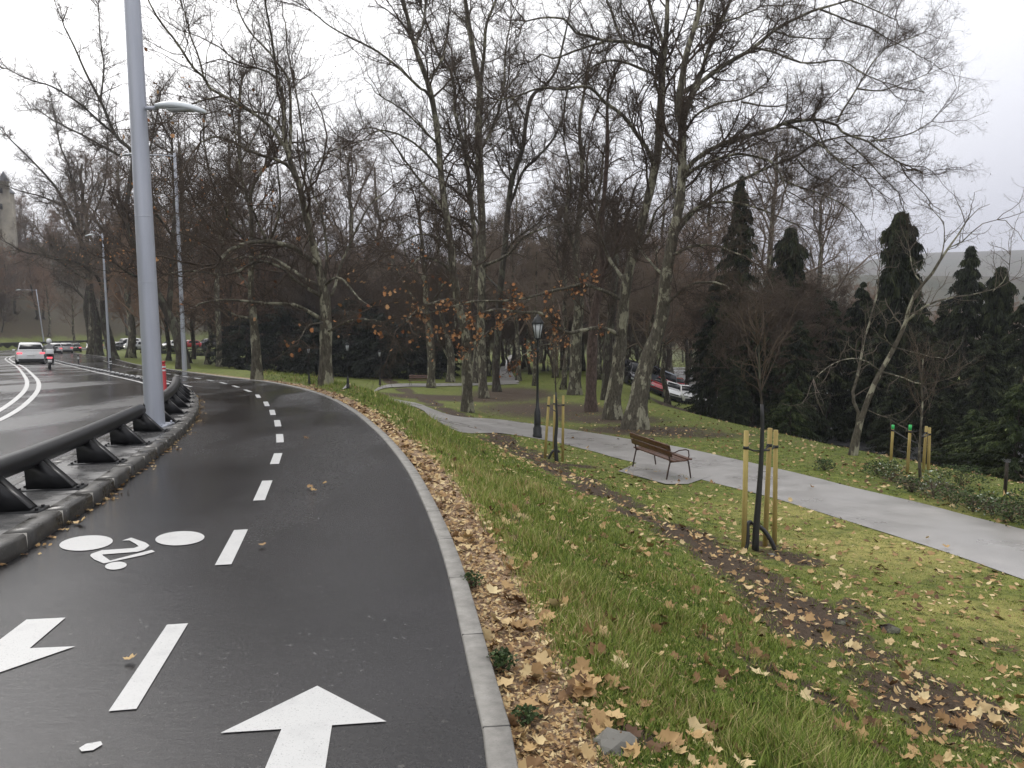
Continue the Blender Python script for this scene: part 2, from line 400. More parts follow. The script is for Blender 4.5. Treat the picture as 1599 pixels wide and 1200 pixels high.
m = mat('galvanised', (.40, .42, .47), .42, .35); k = NT(m); k.color(k.ramp(k.noise(6, 4, .6, stretch=(1, 1, .08)), [(.3, (.36, .38, .43)), (.7, (.46, .48, .53))])); M['galv'] = m
M['lamphead'] = mat('lamp_head', (.62, .66, .68), .35)
M['lens'] = mat('lamp_glass', (.45, .47, .47), .15)
M['red'] = mat('red_plastic', (.42, .022, .028), .4)
M['white'] = mat('white_band', (.75, .75, .75), .4)
m = mat('stake_wood', (.33, .24, .07), .75); k = NT(m); k.color(k.ramp(k.noise(9, 4, .6, stretch=(1, 1, .15)), [(.3, (.24, .17, .05)), (.7, (.42, .33, .11))])); M['stake'] = m
M['green'] = mat('green_paint', (.04, .50, .12), .5)
m = mat('bench_wood', (.09, .035, .015), .35); k = NT(m); k.color(k.ramp(k.noise(14, 4, .6, stretch=(.2, 1, 1)), [(.3, (.045, .017, .008)), (.7, (.11, .042, .017))])); M['wood'] = m
M['rust'] = mat('bench_iron', (.045, .022, .014), .5)
M['rubber'] = mat('rubber', (.012, .012, .012), .6)
M['glass'] = mat('car_glass', (.010, .011, .013), .10, spec=.18)
M['tail'] = mat('tail_light', (.5, .04, .05), .25, emit=(1, .12, .16), es=1.0)
M['head'] = mat('head_light', (.8, .8, .8), .2, emit=(1, .93, .8), es=1.6)
M['amber'] = mat('amber_light', (.8, .3, .05), .2, emit=(1, .35, .05), es=1.5)
M['trim'] = mat('black_trim', (.02, .02, .02), .5)
M['rim'] = mat('rim', (.35, .35, .36), .35, .7)
M['plate'] = mat('plate', (.7, .7, .68), .5)
M['skin'] = mat('skin', (.5, .32, .24), .6)
M['cloth'] = mat('grey_cloth', (.20, .20, .20), .85)
M['cloth_dark'] = mat('dark_cloth', (.03, .03, .035), .85)
def carpaint(n, c): return mat(n, c, .22, 0, .5, coat=.6)
M['car_white'] = carpaint('white_paint', (.70, .70, .70)); M['car_red'] = carpaint('red_paint', (.36, .025, .03)); M['car_black'] = carpaint('black_paint', (.015, .015, .017)); M['car_silver'] = carpaint('silver_paint', (.38, .39, .41)); M['car_blue'] = carpaint('blue_paint', (.20, .23, .28))
m = mat('stone', rough=.85); k = NT(m); c = k.ramp(k.noise(.35, 6, .65), [(.3, (.16, .145, .12)), (.7, (.30, .27, .21))]); k.color(c); M['stone'] = m
M['slate'] = mat('slate', (.12, .13, .15), .5)
m = mat('wall_stone', rough=.8); k = NT(m); k.color(k.ramp(k.noise(2.5, 5, .7), [(.3, (.025, .025, .022)), (.7, (.075, .075, .065))])); M['wall'] = m
M['seed'] = mat('seed_ball', (.05, .032, .02), .9)
M['stone_pale'] = mat('pale_stone', (.13, .125, .11), .8)

nearE = [(700, 668), (780, 677), (880, 694), (987, 722), (1100, 751), (1220, 782), (1325, 815), (1420, 845), (1500, 871), (1640, 921)]
farE = [(700, 648), (780, 656), (880, 670), (980, 686), (1067, 700), (1212, 732), (1325, 760), (1420, 782), (1500, 803), (1640, 838)]
nw = [tuple(G(*p)[:2]) for p in nearE]; fw = [tuple(G(*p)[:2]) for p in farE]
def cont(W): a, b = np.array(W[-2]), np.array(W[-1]); t = (b - a) / np.linalg.norm(b - a); return [tuple(b + t * 2), tuple(b + t * 5), tuple(b + t * 9)]
# the path runs on behind the bank, towards the fork by the distant lamps
nw = [tuple(G0(*p, PARKZ)) for p in [(545, 634), (580, 640), (620, 649), (655, 658)]] + nw + cont(nw); fw = [tuple(G0(*p, PARKZ)) for p in [(545, 625), (580, 630), (620, 636.5), (655, 642)]] + fw + cont(fw)
def on_path(x, y):
    PW = np.vstack([resample(nw, -160), resample(fw, -160)[::-1]]); inside = np.zeros(len(x), bool); j = len(PW) - 1
    for i in range(len(PW)):
        xi, yi = PW[i]; xj, yj = PW[j]; c_ = ((yi > y) != (yj > y)) & (x < (xj - xi) * (y - yi) / (yj - yi + 1e-12) + xi); inside ^= c_; j = i
    return inside
# ------------------------------------------------------------------ the ground, one sheet to the horizon
rr = np.concatenate([[0.6], np.geomspace(1.2, 4200, 300)])
aa = np.radians(np.concatenate([np.linspace(-130, -42, 60, endpoint=False), np.linspace(-42, 42, 360, endpoint=False), np.linspace(42, 130, 60)]))
RR, AA = np.meshgrid(rr, aa, indexing='ij')
GX = RR * np.sin(AA); GY = RR * np.cos(AA)
GZ, GD, GL, GE = H(GX, GY, full=True)
dirt = np.zeros_like(GZ); dry = np.zeros_like(GZ)
def blob(arr, px, py, rx, ry, amt=1.0, rot=0.0):
    p = G(px, py); dx = GX - p.x; dy = GY - p.y; c_, s_ = math.cos(rot), math.sin(rot)
    q = ((dx * c_ + dy * s_) / rx) ** 2 + ((-dx * s_ + dy * c_) / ry) ** 2
    np.maximum(arr, amt * np.exp(-q), out=arr)
TRAIL = resample([tuple(G(*p)[:2]) for p in [(905, 752), (960, 782), (1040, 822), (1110, 862), (1180, 910), (1270, 975), (1340, 1030), (1430, 1090), (1530, 1150), (1620, 1200)]], .2)
Xs, Ys = GX[:170], GY[:170]; td = np.abs(sdist(TRAIL, Xs, Ys)).reshape(Xs.shape)
dirt[:170] = np.exp(-(td / (0.72 + .28 * wob(Xs, Ys, .8))) ** 2) * (.78 + .60 * wob(Xs, Ys, .5))
for a in [(1235, 872, .55, .5, .95), (1190, 850, .4, .4, .8), (905, 728, .8, .5, .8), (700, 622, 7, 4.5, .85), (850, 640, 5, 8, .75), (800, 615, 4, 12, .8), (950, 655, 3.5, 3, .8), (1010, 672, 3.5, 2.5, .8), (1090, 680, 4, 1.6, .62), (1450, 760, .9, 2.5, .7), (1560, 790, .8, 2, .7), (910, 640, 3, 4, .7), (810, 575, 3, 15, .6), (1560, 1010, .35, .35, .6), (1000, 1150, .18, .12, .8)]: blob(dirt, *a)
for a in [(1400, 860, 2.2, 1.2, 1), (1300, 800, 2.5, 1.0, .8), (1520, 960, 1.1, .7, .9), (760, 790, 1.2, 2.6, .7), (850, 900, .8, 1.2, .6), (700, 720, 1.5, 3, .6), (1000, 1100, .8, .5, .6)]: blob(dry, *a)
grav = np.clip(1 - np.abs(GD - 0.24) / 0.36, 0, 1) ** .6 * (GD > 0.02) * np.clip(1.4 - GY / 60, .25, 1)
hillmask = sstep((GL - 1) / 3)
dirt = np.maximum(dirt, hillmask * .62); dirt = np.maximum(dirt, sstep((GE - .5) / 3) * .9 * (GY < 60))
farw = sstep((RR - 120) / 200)
dirt = np.maximum(dirt, .62 * sstep((wob(GX * 1.1, GY * .8, .55) - .25) / .5) * (GD > .5) * sstep((16 - GY) / 8) * (RR < 30))
near = (RR < 25) & ~on_path(GX.ravel(), GY.ravel()).reshape(GX.shape)
GZ = GZ + np.where(near & (GD > .8), wob(GX, GY, .35) * .018 + dirt * wob(GX * 1.3, GY * 1.7, .12) * .022, 0)
ni, nj = RR.shape; I, J = np.meshgrid(np.arange(ni - 1), np.arange(nj - 1), indexing='ij'); q = (I * nj + J).ravel()
gmb = MB().add(np.stack([GX, GY, GZ], -1).reshape(-1, 3), np.stack([q, q + nj, q + nj + 1, q + 1], 1), dirt=dirt.ravel(), dry=dry.ravel(), grav=grav.ravel(), farw=farw.ravel())
ground = gmb.build('ground', M['ground'], smooth=True); ground['kind'] = 'structure'

def ribbon(name, A, B, zf, material, nx=4, dz=0.0, thick=None):
    """sheet between two curves of equal length"""
    t = np.linspace(0, 1, nx + 1)[None, :, None]; P = A[:, None] * (1 - t) + B[:, None] * t
    Z = zf(P[..., 0], P[..., 1]) + dz; V = np.concatenate([P, Z[..., None]], -1); n, k_ = Z.shape
    I, J = np.meshgrid(np.arange(n - 1), np.arange(k_ - 1), indexing='ij'); q = (I * k_ + J).ravel()
    o = MB().add(V.reshape(-1, 3), np.stack([q, q + 1, q + k_ + 1, q + k_], 1)).build(name, material, smooth=True); o['kind'] = 'structure'
    return o
RZ = lambda x, y: ROADZ(y)
# road: from left edge to the bike lane's right edge, bike lane sheet 4 mm above
n_ = 500
def even(C, n=n_): return resample(C, -n) if False else np.stack([np.interp(np.linspace(0, 1, n), np.linspace(0, 1, len(C)), C[:, k]) for k in (0, 1)], 1)
def matchY(A, C):
    """for each point of A nearest point on C"""
    return np.array([C[((C - a) ** 2).sum(1).argmin()] for a in A])
A_ = CL[::2]; ribbon('road', A_ - normals2(CL)[::2] * 5.6, matchY(A_, KR), RZ, M['road'], 24)
nK = normals2(KR)
SEPL = resample([tuple(KL[-1])] + [tuple(G0(*p)) for p in [(240, 597), (180, 584.5), (95, 566), (62, 559.5)]] + [(-61, 103.5), (-73.3, 126), (-77.3, 148), (-70.5, 175), (-54, 203), (-20, 234)], .5)
BLL = np.vstack([KL[:-1], SEPL]); BLL = BLL[np.concatenate([[True], np.linalg.norm(np.diff(BLL, axis=0), axis=1) > 1e-3])]
kr_s = KR[::1]; ribbon('bike_lane', matchY(kr_s, BLL), kr_s, RZ, M['bike'], 6, .004)
def curve_strip(name, C, o0, o1, material, zf=RZ, z=.0, h_=None):
    nn = normals2(C); A = C + nn * o0; B = C + nn * o1
    if h_ is None: return ribbon(name, A, B, zf, material, 1, z)
    rings = []
    for a, b in zip(A, B):
        za, zb = zf(a[0], a[1]) + z, zf(b[0], b[1]) + z
        rings.append([(a[0], a[1], za - .12), (a[0], a[1], za + h_ - .008), (*(a + (b - a) * .06), za + h_), (*(b - (b - a) * .06), zb + h_), (b[0], b[1], zb + h_ - .008), (b[0], b[1], zb - .12)])
    o = MB().loft(rings).build(name, material); o['kind'] = 'structure'; return o
kmask = KR[:, 1] < 175
curve_strip('kerb', KR[kmask], 0.0, .115, M['kerbc'], h_=.022)
mk = MB()                                                    # joints of the kerb stones
for i in range(8, int(kmask.sum()) - 2, 2):
    if KR[i, 1] > 60: break
    p = KR[i] + nK[i] * .0575; mk.box((p[0], p[1], ROADZ(p[1]) + .0185), (.113, .008, .009), rz=math.atan2(nK[i, 1], nK[i, 0]))
mk.build('kerb_joints', M['dirtj'] if 'dirtj' in M else M['kerbd'])['kind'] = 'structure'
# traffic island with its dark kerb of long blocks
ISL = KL[KL[:, 1] > -6]; nI = normals2(ISL); sI = np.concatenate([[0], np.cumsum(np.linalg.norm(np.diff(ISL, axis=0), axis=1))])
wI = 0.98 * np.sqrt(np.clip((sI[-1] - sI) / 3.0, .03, 1))
ribbon('island_paving', ISL - nI * (wI[:, None] - .1), ISL - nI * .16, RZ, M['slab'], 3, .128)
def blocks(off_a, off_b, name, n_per, hgt):
    mbk = MB(); mj = MB(); s_ = 0.0
    A = ISL - nI * off_a[:, None]; B = ISL - nI * off_b[:, None]; L = sI[-1]
    while s_ < L - .2:
        e_ = min(s_ + n_per, L); qs = np.linspace(s_ + .010, e_ - .010, 5)
        rings = []
        for q_ in qs:
            a = [np.interp(q_, sI, A[:, k]) for k in (0, 1)]; b = [np.interp(q_, sI, B[:, k]) for k in (0, 1)]; a = np.array(a); b = np.array(b); u = (b - a) / (np.linalg.norm(b - a) + 1e-6)
            z = ROADZ(a[1]); zb = ROADZ(b[1])
            rings.append([(*b, zb - .1), (*b, zb + hgt - .004), (*(b - u * .004), zb + hgt), (*(a + u * .02), z + hgt), (*a, z + hgt - .022), (*(a - u * .012), z - .1)])
        mbk.loft(rings); s_ = e_
        a = np.array([np.interp(e_, sI, A[:, k]) for k in (0, 1)]); b = np.array([np.interp(e_, sI, B[:, k]) for k in (0, 1)]); c_ = (a + b) / 2
        mj.box((c_[0], c_[1], ROADZ(c_[1]) + (hgt - .1) / 2 - .001), (np.linalg.norm(a - b) - .002, .019, hgt + .1 - .004), rz=math.atan2(*(a - b)[::-1]))
    o = mbk.build(name, M['kerbd']); o['kind'] = 'structure'; o = mj.build(name + '_mortar', M['mortar']); o['kind'] = 'structure'
blocks(np.zeros(len(ISL)), np.full(len(ISL), .17), 'island_kerb', .78, .135)
blocks(wI, wI - .12, 'island_edge_kerb', .9, .13)
# ---- markings
pz = .009
def flat(name, polys, zf=RZ, z=pz, material=None):
    mb_ = MB()
    for P in polys:
        P = np.array(P, float); mb_.poly(np.column_stack([P, zf(P[:, 0], P[:, 1]) + z]))
    o = mb_.build(name, material or M['paint']); o['kind'] = 'structure'; return o
def line_along(C, off, wd, s0, s1, step=.5):
    nn = normals2(C); s = np.concatenate([[0], np.cumsum(np.linalg.norm(np.diff(C, axis=0), axis=1))]); q_ = np.linspace(s0, s1, max(2, int((s1 - s0) / step) + 1))
    P = np.stack([np.interp(q_, s, C[:, k]) for k in (0, 1)], 1); Nn = np.stack([np.interp(q_, s, nn[:, k]) for k in (0, 1)], 1)
    A = P + Nn * (off - wd / 2); B = P + Nn * (off + wd / 2)
    return [np.array([A[i], B[i], B[i + 1], A[i + 1]]) for i in range(len(A) - 1)]
dash_px = [((192, 1112), (278, 977)), ((349, 884), (377, 829)), ((405, 783), (418, 752)), ((429, 726), (435, 709)), ((438, 692), (437, 679)), ((435, 667), (433, 657)), ((427, 649), (425, 641)), ((418, 635), (415, 628)), ((405, 622), (402, 617))]
polys = []
for a, b in dash_px:
    a = np.array(G0(*a)); b = np.array(G0(*b)); t = (b - a) / np.linalg.norm(b - a); nn = np.array([t[1], -t[0]]); hw = .055
    polys.append([a - nn * hw, a + nn * hw, b + nn * hw, b - nn * hw])
dc = resample([G0(402, 617), G0(385, 610), G0(358, 601), G0(322, 593.5), G0(285, 588), G0(250, 582), G0(205, 575), G0(160, 563)], .25)
s_ = 1.25
tot = np.linalg.norm(np.diff(dc, axis=0), axis=1).sum()
while s_ < tot - 1.5: polys += line_along(dc, 0, .11, s_, s_ + 1.05); s_ += 2.27
flat('lane_dashes', polys)
# double centre line, bike lane edge line, left edge line
LN = np.concatenate([[0], np.cumsum(np.linalg.norm(np.diff(CL, axis=0), axis=1))])[-1]
flat('centre_line', line_along(CL, -.17, .13, 3, LN - 5) + line_along(CL, .17, .13, 3, LN - 5))
flat('edge_line', line_along(SEPL, -.42, .12, 1.5, 190) + line_along(SEPL, .55, .09, 2.5, 14))
flat('left_edge_line', line_along(CL, -4.75, .12, 3, LN - 5))
def gp(pts): return [tuple(G0(*p)) for p in pts]
flat('direction_arrow', [gp([(413, 1207), (440, 1142), (345, 1148), (496, 1074), (604, 1130), (519, 1136), (508, 1207)])])
flat('direction_arrow', [gp([(-150, 1085), (0, 1053), (118, 1012), (47, 1015), (103, 967), (42, 970), (0, 1002), (-70, 1060)])])
def ell(cx, cy, ax_, ay_, rot, n=28):
    t = np.linspace(0, 2 * math.pi, n, endpoint=False); c_, s_ = math.cos(rot), math.sin(rot)
    return [(cx + ax_ * math.cos(a) * c_ - ay_ * math.sin(a) * s_, cy + ax_ * math.cos(a) * s_ + ay_ * math.sin(a) * c_) for a in t]
bz = lambda x, y: (x / 4, 620 + y / 4)
sym = [gp(ell(135, 850, 42, 11.5, -.09)), gp(ell(281.5, 842.5, 38.5, 11, -.06)), gp(ell(181.5, 885.5, 17, 6, -.1))]
sym += [gp([bz(*p) for p in L]) for L in ([(764, 905), (822, 886), (912, 917), (936, 936), (905, 962), (860, 975), (640, 992), (600, 978), (640, 965), (840, 951), (868, 940), (850, 925), (810, 903)],
        [(600, 978), (640, 992), (648, 1000), (690, 1030), (650, 1048), (590, 1022), (565, 1000), (572, 988)], [(690, 1030), (950, 963), (970, 974), (900, 995), (650, 1048)])]
flat('bicycle_symbol', sym)
flat('paint_blob', [gp([(124, 1172), (135, 1165), (158, 1161), (161, 1166), (146, 1175), (128, 1177)])])

# ---- park paths
def path_from_px(name, near_px, far_px, n=90, z=.035):
    A = resample([tuple(G(*p)[:2]) for p in near_px], -n); B = resample([tuple(G(*p)[:2]) for p in far_px], -n)
    return ribbon(name, A, B, lambda x, y: H(x, y), M['path'], 8, z)
def extend(P, k, a=0.0):
    return P
ribbon('path', resample(nw, -160), resample(fw, -160), lambda x, y: H(x, y) + .010 + .025 * sstep((y - 20) / 20), M['path'], 10, 0)
path_from_px('upper_path', [(535, 611), (600, 607.5), (680, 604.5), (760, 602.5), (812, 600.5)], [(545, 606.5), (600, 603), (680, 600), (760, 598.5), (800, 596)], 60, .05)
path_from_px('far_path', [(770, 600), (779, 585), (784, 572), (791, 562), (797, 555)], [(812, 598.5), (801, 585), (799, 572), (801, 562), (804, 555)], 50, .07)
ap = [G(*p) for p in [(966, 737), (1000, 722), (1110, 745), (1075, 757), (1040, 757)]]
flat('bench_apron', [[(p.x, p.y) for p in ap]], zf=lambda x, y: H(x, y), z=.016, material=M['path'])
# parking lot below the bank
RC = RIDGE[(RIDGE[:, 1] > 30) & (RIDGE[:, 1] < 150)]; nR = normals2(RC); RC = resample(RC + nR * 6.5, -80)
ribbon('car_park', RC, RC + np.array([34, 0]) * 1.0, lambda x, y: H(x, y), M['lot'], 16, .06)
# ------------------------------------------------------------------ guard rails
def road_pt(px, py, dz=0.0):
    p = G0(px, py, ROADZ, dz); return np.array([p[0], p[1], float(ROADZ(p[1])) + dz])
feet = [road_pt(*p, .13) for p in [(128, 762), (192, 722), (233, 694), (261, 674), (280, 659.5), (292, 646), (299, 636.5), (302, 629), (303, 622.5), (302.5, 617), (301.5, 612.5)]]
f0 = road_pt(65, 797, .13)
st = feet[0] - f0
pre = [f0 - st * 1.0, f0 - st * 2.0]
feet_near = [pre[1], pre[0], f0] + feet[:4]
feet_far = feet[4:]
def rail(fs, label, ext0, ext1):
    fs = np.array(fs); T = np.gradient(fs, axis=0); T /= np.linalg.norm(T, axis=1, keepdims=True)
    Nl = np.stack([-T[:, 1], T[:, 0]], 1)                   # towards the road
    top = fs[:, :2] + Nl * .40
    P3 = np.column_stack([top, fs[:, 2] + .335])
    P3 = np.vstack([P3[0] - T[0] * ext0, P3, P3[-1] + T[-1] * ext1])
    root = empty('guard_rail', (fs[0, 0], fs[0, 1], fs[0, 2])); o3 = fs[0]
    tag(root, label, 'guard rail', 'tubular guard rails on the kerbed island')
    C = resample(P3 - o3, .35)
    r = np.full(len(C), .098); C = np.vstack([C[0] - T[0] * .05, C, C[-1] + T[-1] * .05]); r = np.concatenate([[.06], r, [.06]])
    MB().tube(C, r, 18).build('rail', M['black'], root, smooth=True)
    for k_ in range(len(fs)):
        f = fs[k_] - o3; nl = np.array([*Nl[k_], 0]); t = T[k_]; slope = np.array([0, 0, 0])
        def q(a, z, s): return f + nl * a + np.array([0, 0, z]) + np.array([t[0], t[1], t[2]]) * s
        b = MB()
        for s in (-.075, .068):                                # two cheek plates, open wedge between
            A = [q(.05, .02, s), q(.46, .02, s), q(.47, .29, s), q(.31, .30, s)]; B = [q(.05, .02, s + .008), q(.46, .02, s + .008), q(.47, .29, s + .008), q(.31, .30, s + .008)]
            b.add(A + B, [[0, 1, 2, 3], [7, 6, 5, 4], [0, 4, 5, 1], [1, 5, 6, 2], [2, 6, 7, 3], [3, 7, 4, 0]])
        A = [q(.06, .022, -.066), q(.06, .022, .067), q(.32, .30, .067), q(.32, .30, -.066)]; B = [p + np.array([0, 0, .01]) + nl * .005 for p in A]
        b.add(A + B, [[0, 1, 2, 3], [7, 6, 5, 4], [0, 4, 5, 1], [1, 5, 6, 2], [2, 6, 7, 3], [3, 7, 4, 0]])
        so = b.build('rail_support', M['black'], root)
        g_ = MB(); g_.beam(q(-.03, .008, 0), q(.56, .008, 0), .21, .016)
        for a_ in (.01, .52):
            for s in (-.07, .07): g_.tube([q(a_, .016, s), q(a_, .036, s)], .014, 6)
        g_.build('base_plate', M['black'], so)
    return root
rail(feet_near, 'near black tubular guard rail ending in a rounded cap before the thick lamp column', .6, .12)
rail(feet_far, 'far black tubular guard rail curving away behind the thick lamp column', .5, .35)

# ------------------------------------------------------------------ tall street lamps
def street_lamp(base, hgt, r0, r1, arms, label, lean=(0, 0), grp='tall grey lamp columns'):
    base = np.array(base, float); root = empty('street_lamp', base); tag(root, label, 'street lamp', grp)
    zs = np.array([0, .02, .25, hgt * .25, hgt * .5, hgt * .75, hgt]); rs = np.interp(zs, [0, hgt], [r0, r1])
    pts = np.column_stack([lean[0] * zs / hgt, lean[1] * zs / hgt, zs])
    MB().tube(pts, rs, 24).build('pole', M['galv'], root, smooth=True)
    b = MB(); b.box((0, 0, .012), (r0 * 2.9, r0 * 2.9, .024))
    for sx in (-1, 1):
        for sy in (-1, 1): b.tube([(sx * r0 * 1.2, sy * r0 * 1.2, .02), (sx * r0 * 1.2, sy * r0 * 1.2, .06)], .016, 6)
    b.build('base_plate', M['galv'], root)
    rr_ = np.interp(hgt * .25, [0, hgt], [r0, r1]) + .004
    for zz in (2.35, 3.4):
        if r0 > .1: MB().tube([(lean[0] * zz / hgt, lean[1] * zz / hgt, zz), (lean[0] * zz / hgt, lean[1] * zz / hgt, zz + .012)], np.interp(zz, [0, hgt], [r0, r1]) + .002, 24).build('collar', M['galv'], root, smooth=True)
    for (z_, dx, dy, L, hl) in arms:
        d = np.array([dx, dy, 0.]); d /= np.linalg.norm(d); o_ = np.array([lean[0] * z_ / hgt, lean[1] * z_ / hgt, z_])
        P = [o_ + d * .0, o_ + d * L * .5 + np.array([0, 0, .03 * L]), o_ + d * L + np.array([0, 0, .02 * L])]
        a = MB().tube(P, [.035, .032, .03], 10).build('arm', M['galv'], root, smooth=True)
        s = np.array([-d[1], d[0], 0]); e = P[-1]; rings = []
        for t in np.linspace(0, 1, 11):
            wd = .16 * math.sin(math.pi * min(1, .14 + t * .83)) ** .6 * (hl / .9); up_ = .09 * math.sin(math.pi * (.12 + .8 * t)) * (hl / .9) + .015; c = e + d * hl * t + np.array([0, 0, .02 - .09 * t * t])
            rings.append([c + s * wd * x + np.array([0, 0, up_ * z if z > 0 else .02 * z]) for x, z in ((-1, 0), (-.85, .55), (-.45, .95), (0, 1), (.45, .95), (.85, .55), (1, 0), (.6, -1), (-.6, -1))])
        hd = MB().loft(rings).build('lamp_head', M['lamphead'], root, smooth=True)
        c = e + d * hl * .5 + np.array([0, 0, -.035]); MB().beam(c - d * hl * .25, c + d * hl * .25, .2 * hl / .9, .03).build('lens', M['lens'], hd)
    return root
b0 = road_pt(243, 665, .13)
topp = at(207, 0, b0[1])
lean = ((topp[0] - b0[0]) / (topp[2] - b0[2]) * 11, -.0)
zarm = at(215, 170, b0[1])[2] - b0[2]
street_lamp(b0, 11.0, .155, .095, [(zarm, 1, -.05, .30, .78), (10.95, -1, -.15, 1.6, .9)], 'thick pale grey lamp column standing between the two guard rails', lean)
def lamp_px(px, py, top, arm_px, r0, label, hl=.9, side_h=None):
    g = G(px, py); t = at(*top, g.y); hgt = t[2] - g.z; a = at(arm_px[0], arm_px[1], g.y)
    ln = (t[0] - g.x, 0)
    return street_lamp((g.x, g.y, g.z - .05), hgt, r0, r0 * .55, [(hgt - .15, a[0] - t[0], -.05, abs(a[0] - t[0]) - hl, hl)], label, ln)
lamp_px(289, 579, (273, 238), (188, 243), .13, 'grey lamp column beside the leaning tree on the lawn edge')
lamp_px(172, 566, (160, 364), (134, 367), .12, 'slim grey lamp column behind the black post with white bands')
lamp_px(70, 541, (57, 452), (25, 450), .12, 'distant slim lamp column on the wooded slope left of the road')

# ------------------------------------------------------------------ lantern lamps of the park
def lantern_proto(hgt, label, loc):
    root = empty('park_lamp', loc); tag(root, label, 'lamp post', 'black lantern lamp posts of the park')
    s = hgt / 3.7
    MB().lathe([(0, 0), (.145, 0), (.145, .09), (.13, .12), (.13, .30), (.10, .36), (.105, .42), (.095, .80), (.075, .84), (.075, .9), (.055, .93), (.038, 1.3), (.032, 2.6), (.045, 2.62), (.045, 2.68), (.03, 2.71), (.028, 2.95), (.05, 2.97), (0, 2.975)], sides=12).build('post', M['iron'], root, smooth=False)
    f = MB(); zb, zt = 3.03, 3.48
    for a in range(6):
        an = a * math.pi / 3; f.tube([(.09 * math.cos(an), .09 * math.sin(an), zb), (.165 * math.cos(an), .165 * math.sin(an), zt)], .012, 5)
    f.lathe([(0, 2.96), (.05, 2.98), (.05, 3.0), (.10, 3.02), (.10, 3.04), (0, 3.045)], sides=12)
    lan = f.build('lantern', M['iron'], root)
    MB().lathe([(0, 3.045), (.085, 3.045), (.155, 3.475), (0, 3.478)], sides=6).build('lantern_glass', M['lens'], lan)
    MB().lathe([(0, 3.48), (.185, 3.48), (.185, 3.51), (.12, 3.60), (.10, 3.66), (.04, 3.69), (.025, 3.76), (0, 3.77)], sides=12).build('lantern_roof', M['iron'], lan)
    root.scale = (s, s, s); return root
def place_lantern(px, py, top_y, label, src=None):
    g = G(px, py); hgt = at(px, top_y, g.y)[2] - g.z
    if src is None: return lantern_proto(hgt, label, g)
    o = copy_tree(src); o.location = g; s = hgt / 3.7; o.scale = (s, s, s); o['label'] = label; return o
pl = place_lantern(839.5, 684, 494, 'tall black lantern lamp post standing on the near path by the staked sapling')
for px, py, ty, lb in [(483.5, 601, 541, 'black lantern lamp post on the lawn just left of the thick plane trunk'), (544, 607, 535, 'black lantern lamp post at the left end of the upper path'), (594, 602, 547, 'dim black lantern lamp post in front of the dark evergreens on the upper path'), (808, 572, 540, 'small distant lantern lamp post beside the far path'), (856, 580, 540, 'distant thin lamp post on the far lawn between the trees')]:
    place_lantern(px, py, ty, lb, pl)

# ------------------------------------------------------------------ posts and lane separators
def bollard(loc, material, hgt, r, label, grp):
    root = empty('bollard', loc); tag(root, label, 'bollard', grp)
    MB().lathe([(0, 0), (r * 2.3, 0), (r * 2.3, .02), (r * 1.3, .045), (r, .06), (r, hgt - .10), (r * .72, hgt - .09), (r * .72, hgt - .06), (r, hgt - .05), (r, hgt - .01), (r * .8, hgt), (0, hgt)], sides=14).build('post', material, root, smooth=False)
    for zz in (hgt - .19, hgt - .29): MB().lathe([(r + .003, zz), (r + .003, zz + .045)], sides=14).build('reflective_band', M['white'], root)
    return root
bollard(road_pt(258, 612, .0), M['red'], .90, .055, 'red plastic post with two white bands at the tip of the kerbed island', 'flexible posts along the lane')
bollard(road_pt(174, 583), M['black'], .74, .05, 'nearer black flexible post with white bands beside the bike lane', 'flexible posts along the lane')
bollard(road_pt(123.5, 572), M['black'], .78, .05, 'farther black flexible post with white bands beside the bike lane', 'flexible posts along the lane')
sp = resample(SEPL, .05); ss = np.concatenate([[0], np.cumsum(np.linalg.norm(np.diff(sp, axis=0), axis=1))])
proto = None; q_ = 2.2; i = 0
while q_ < 62:
    k_ = int(np.searchsorted(ss, q_)); p = sp[k_]; t = sp[min(k_ + 8, len(sp) - 1)] - p; rz = math.atan2(t[1], t[0]); pit = -math.atan2(float(ROADZ(p[1] + t[1]) - ROADZ(p[1])), np.hypot(*t))
    if proto is None:
        proto = empty('lane_separator'); tag(proto, 'low black rubber lane separator with white ends, one of the row beside the bike lane', 'lane separator', 'low lane separators between road and bike lane')
        rings = []
        for x in np.linspace(-.4, .4, 9):
            e_ = (1 - abs(x / .4) ** 4); rings.append([(x, -.10, 0), (x, -.085, .05 * e_ + .01), (x, -.04, .10 * e_ + .012), (x, .04, .10 * e_ + .012), (x, .085, .05 * e_ + .01), (x, .10, 0)])
        MB().loft(rings).build('body', M['rubber'], proto)
        for x in (-.27, .27):
            e_ = (1 - abs(x / .4) ** 4); MB().loft([[(x + u, -.088, .05 * e_ + .012), (x + u, -.042, .10 * e_ + .016), (x + u, .042, .10 * e_ + .016), (x + u, .088, .05 * e_ + .012), (x + u, 0, .03)] for u in (-.06, .06)]).build('white_marking', M['white'], proto)
        o = proto
    else: o = copy_tree(proto)
    o.location = (p[0], p[1], float(ROADZ(p[1])) + .004); o.rotation_euler = (0, pit, rz); q_ += 1.55

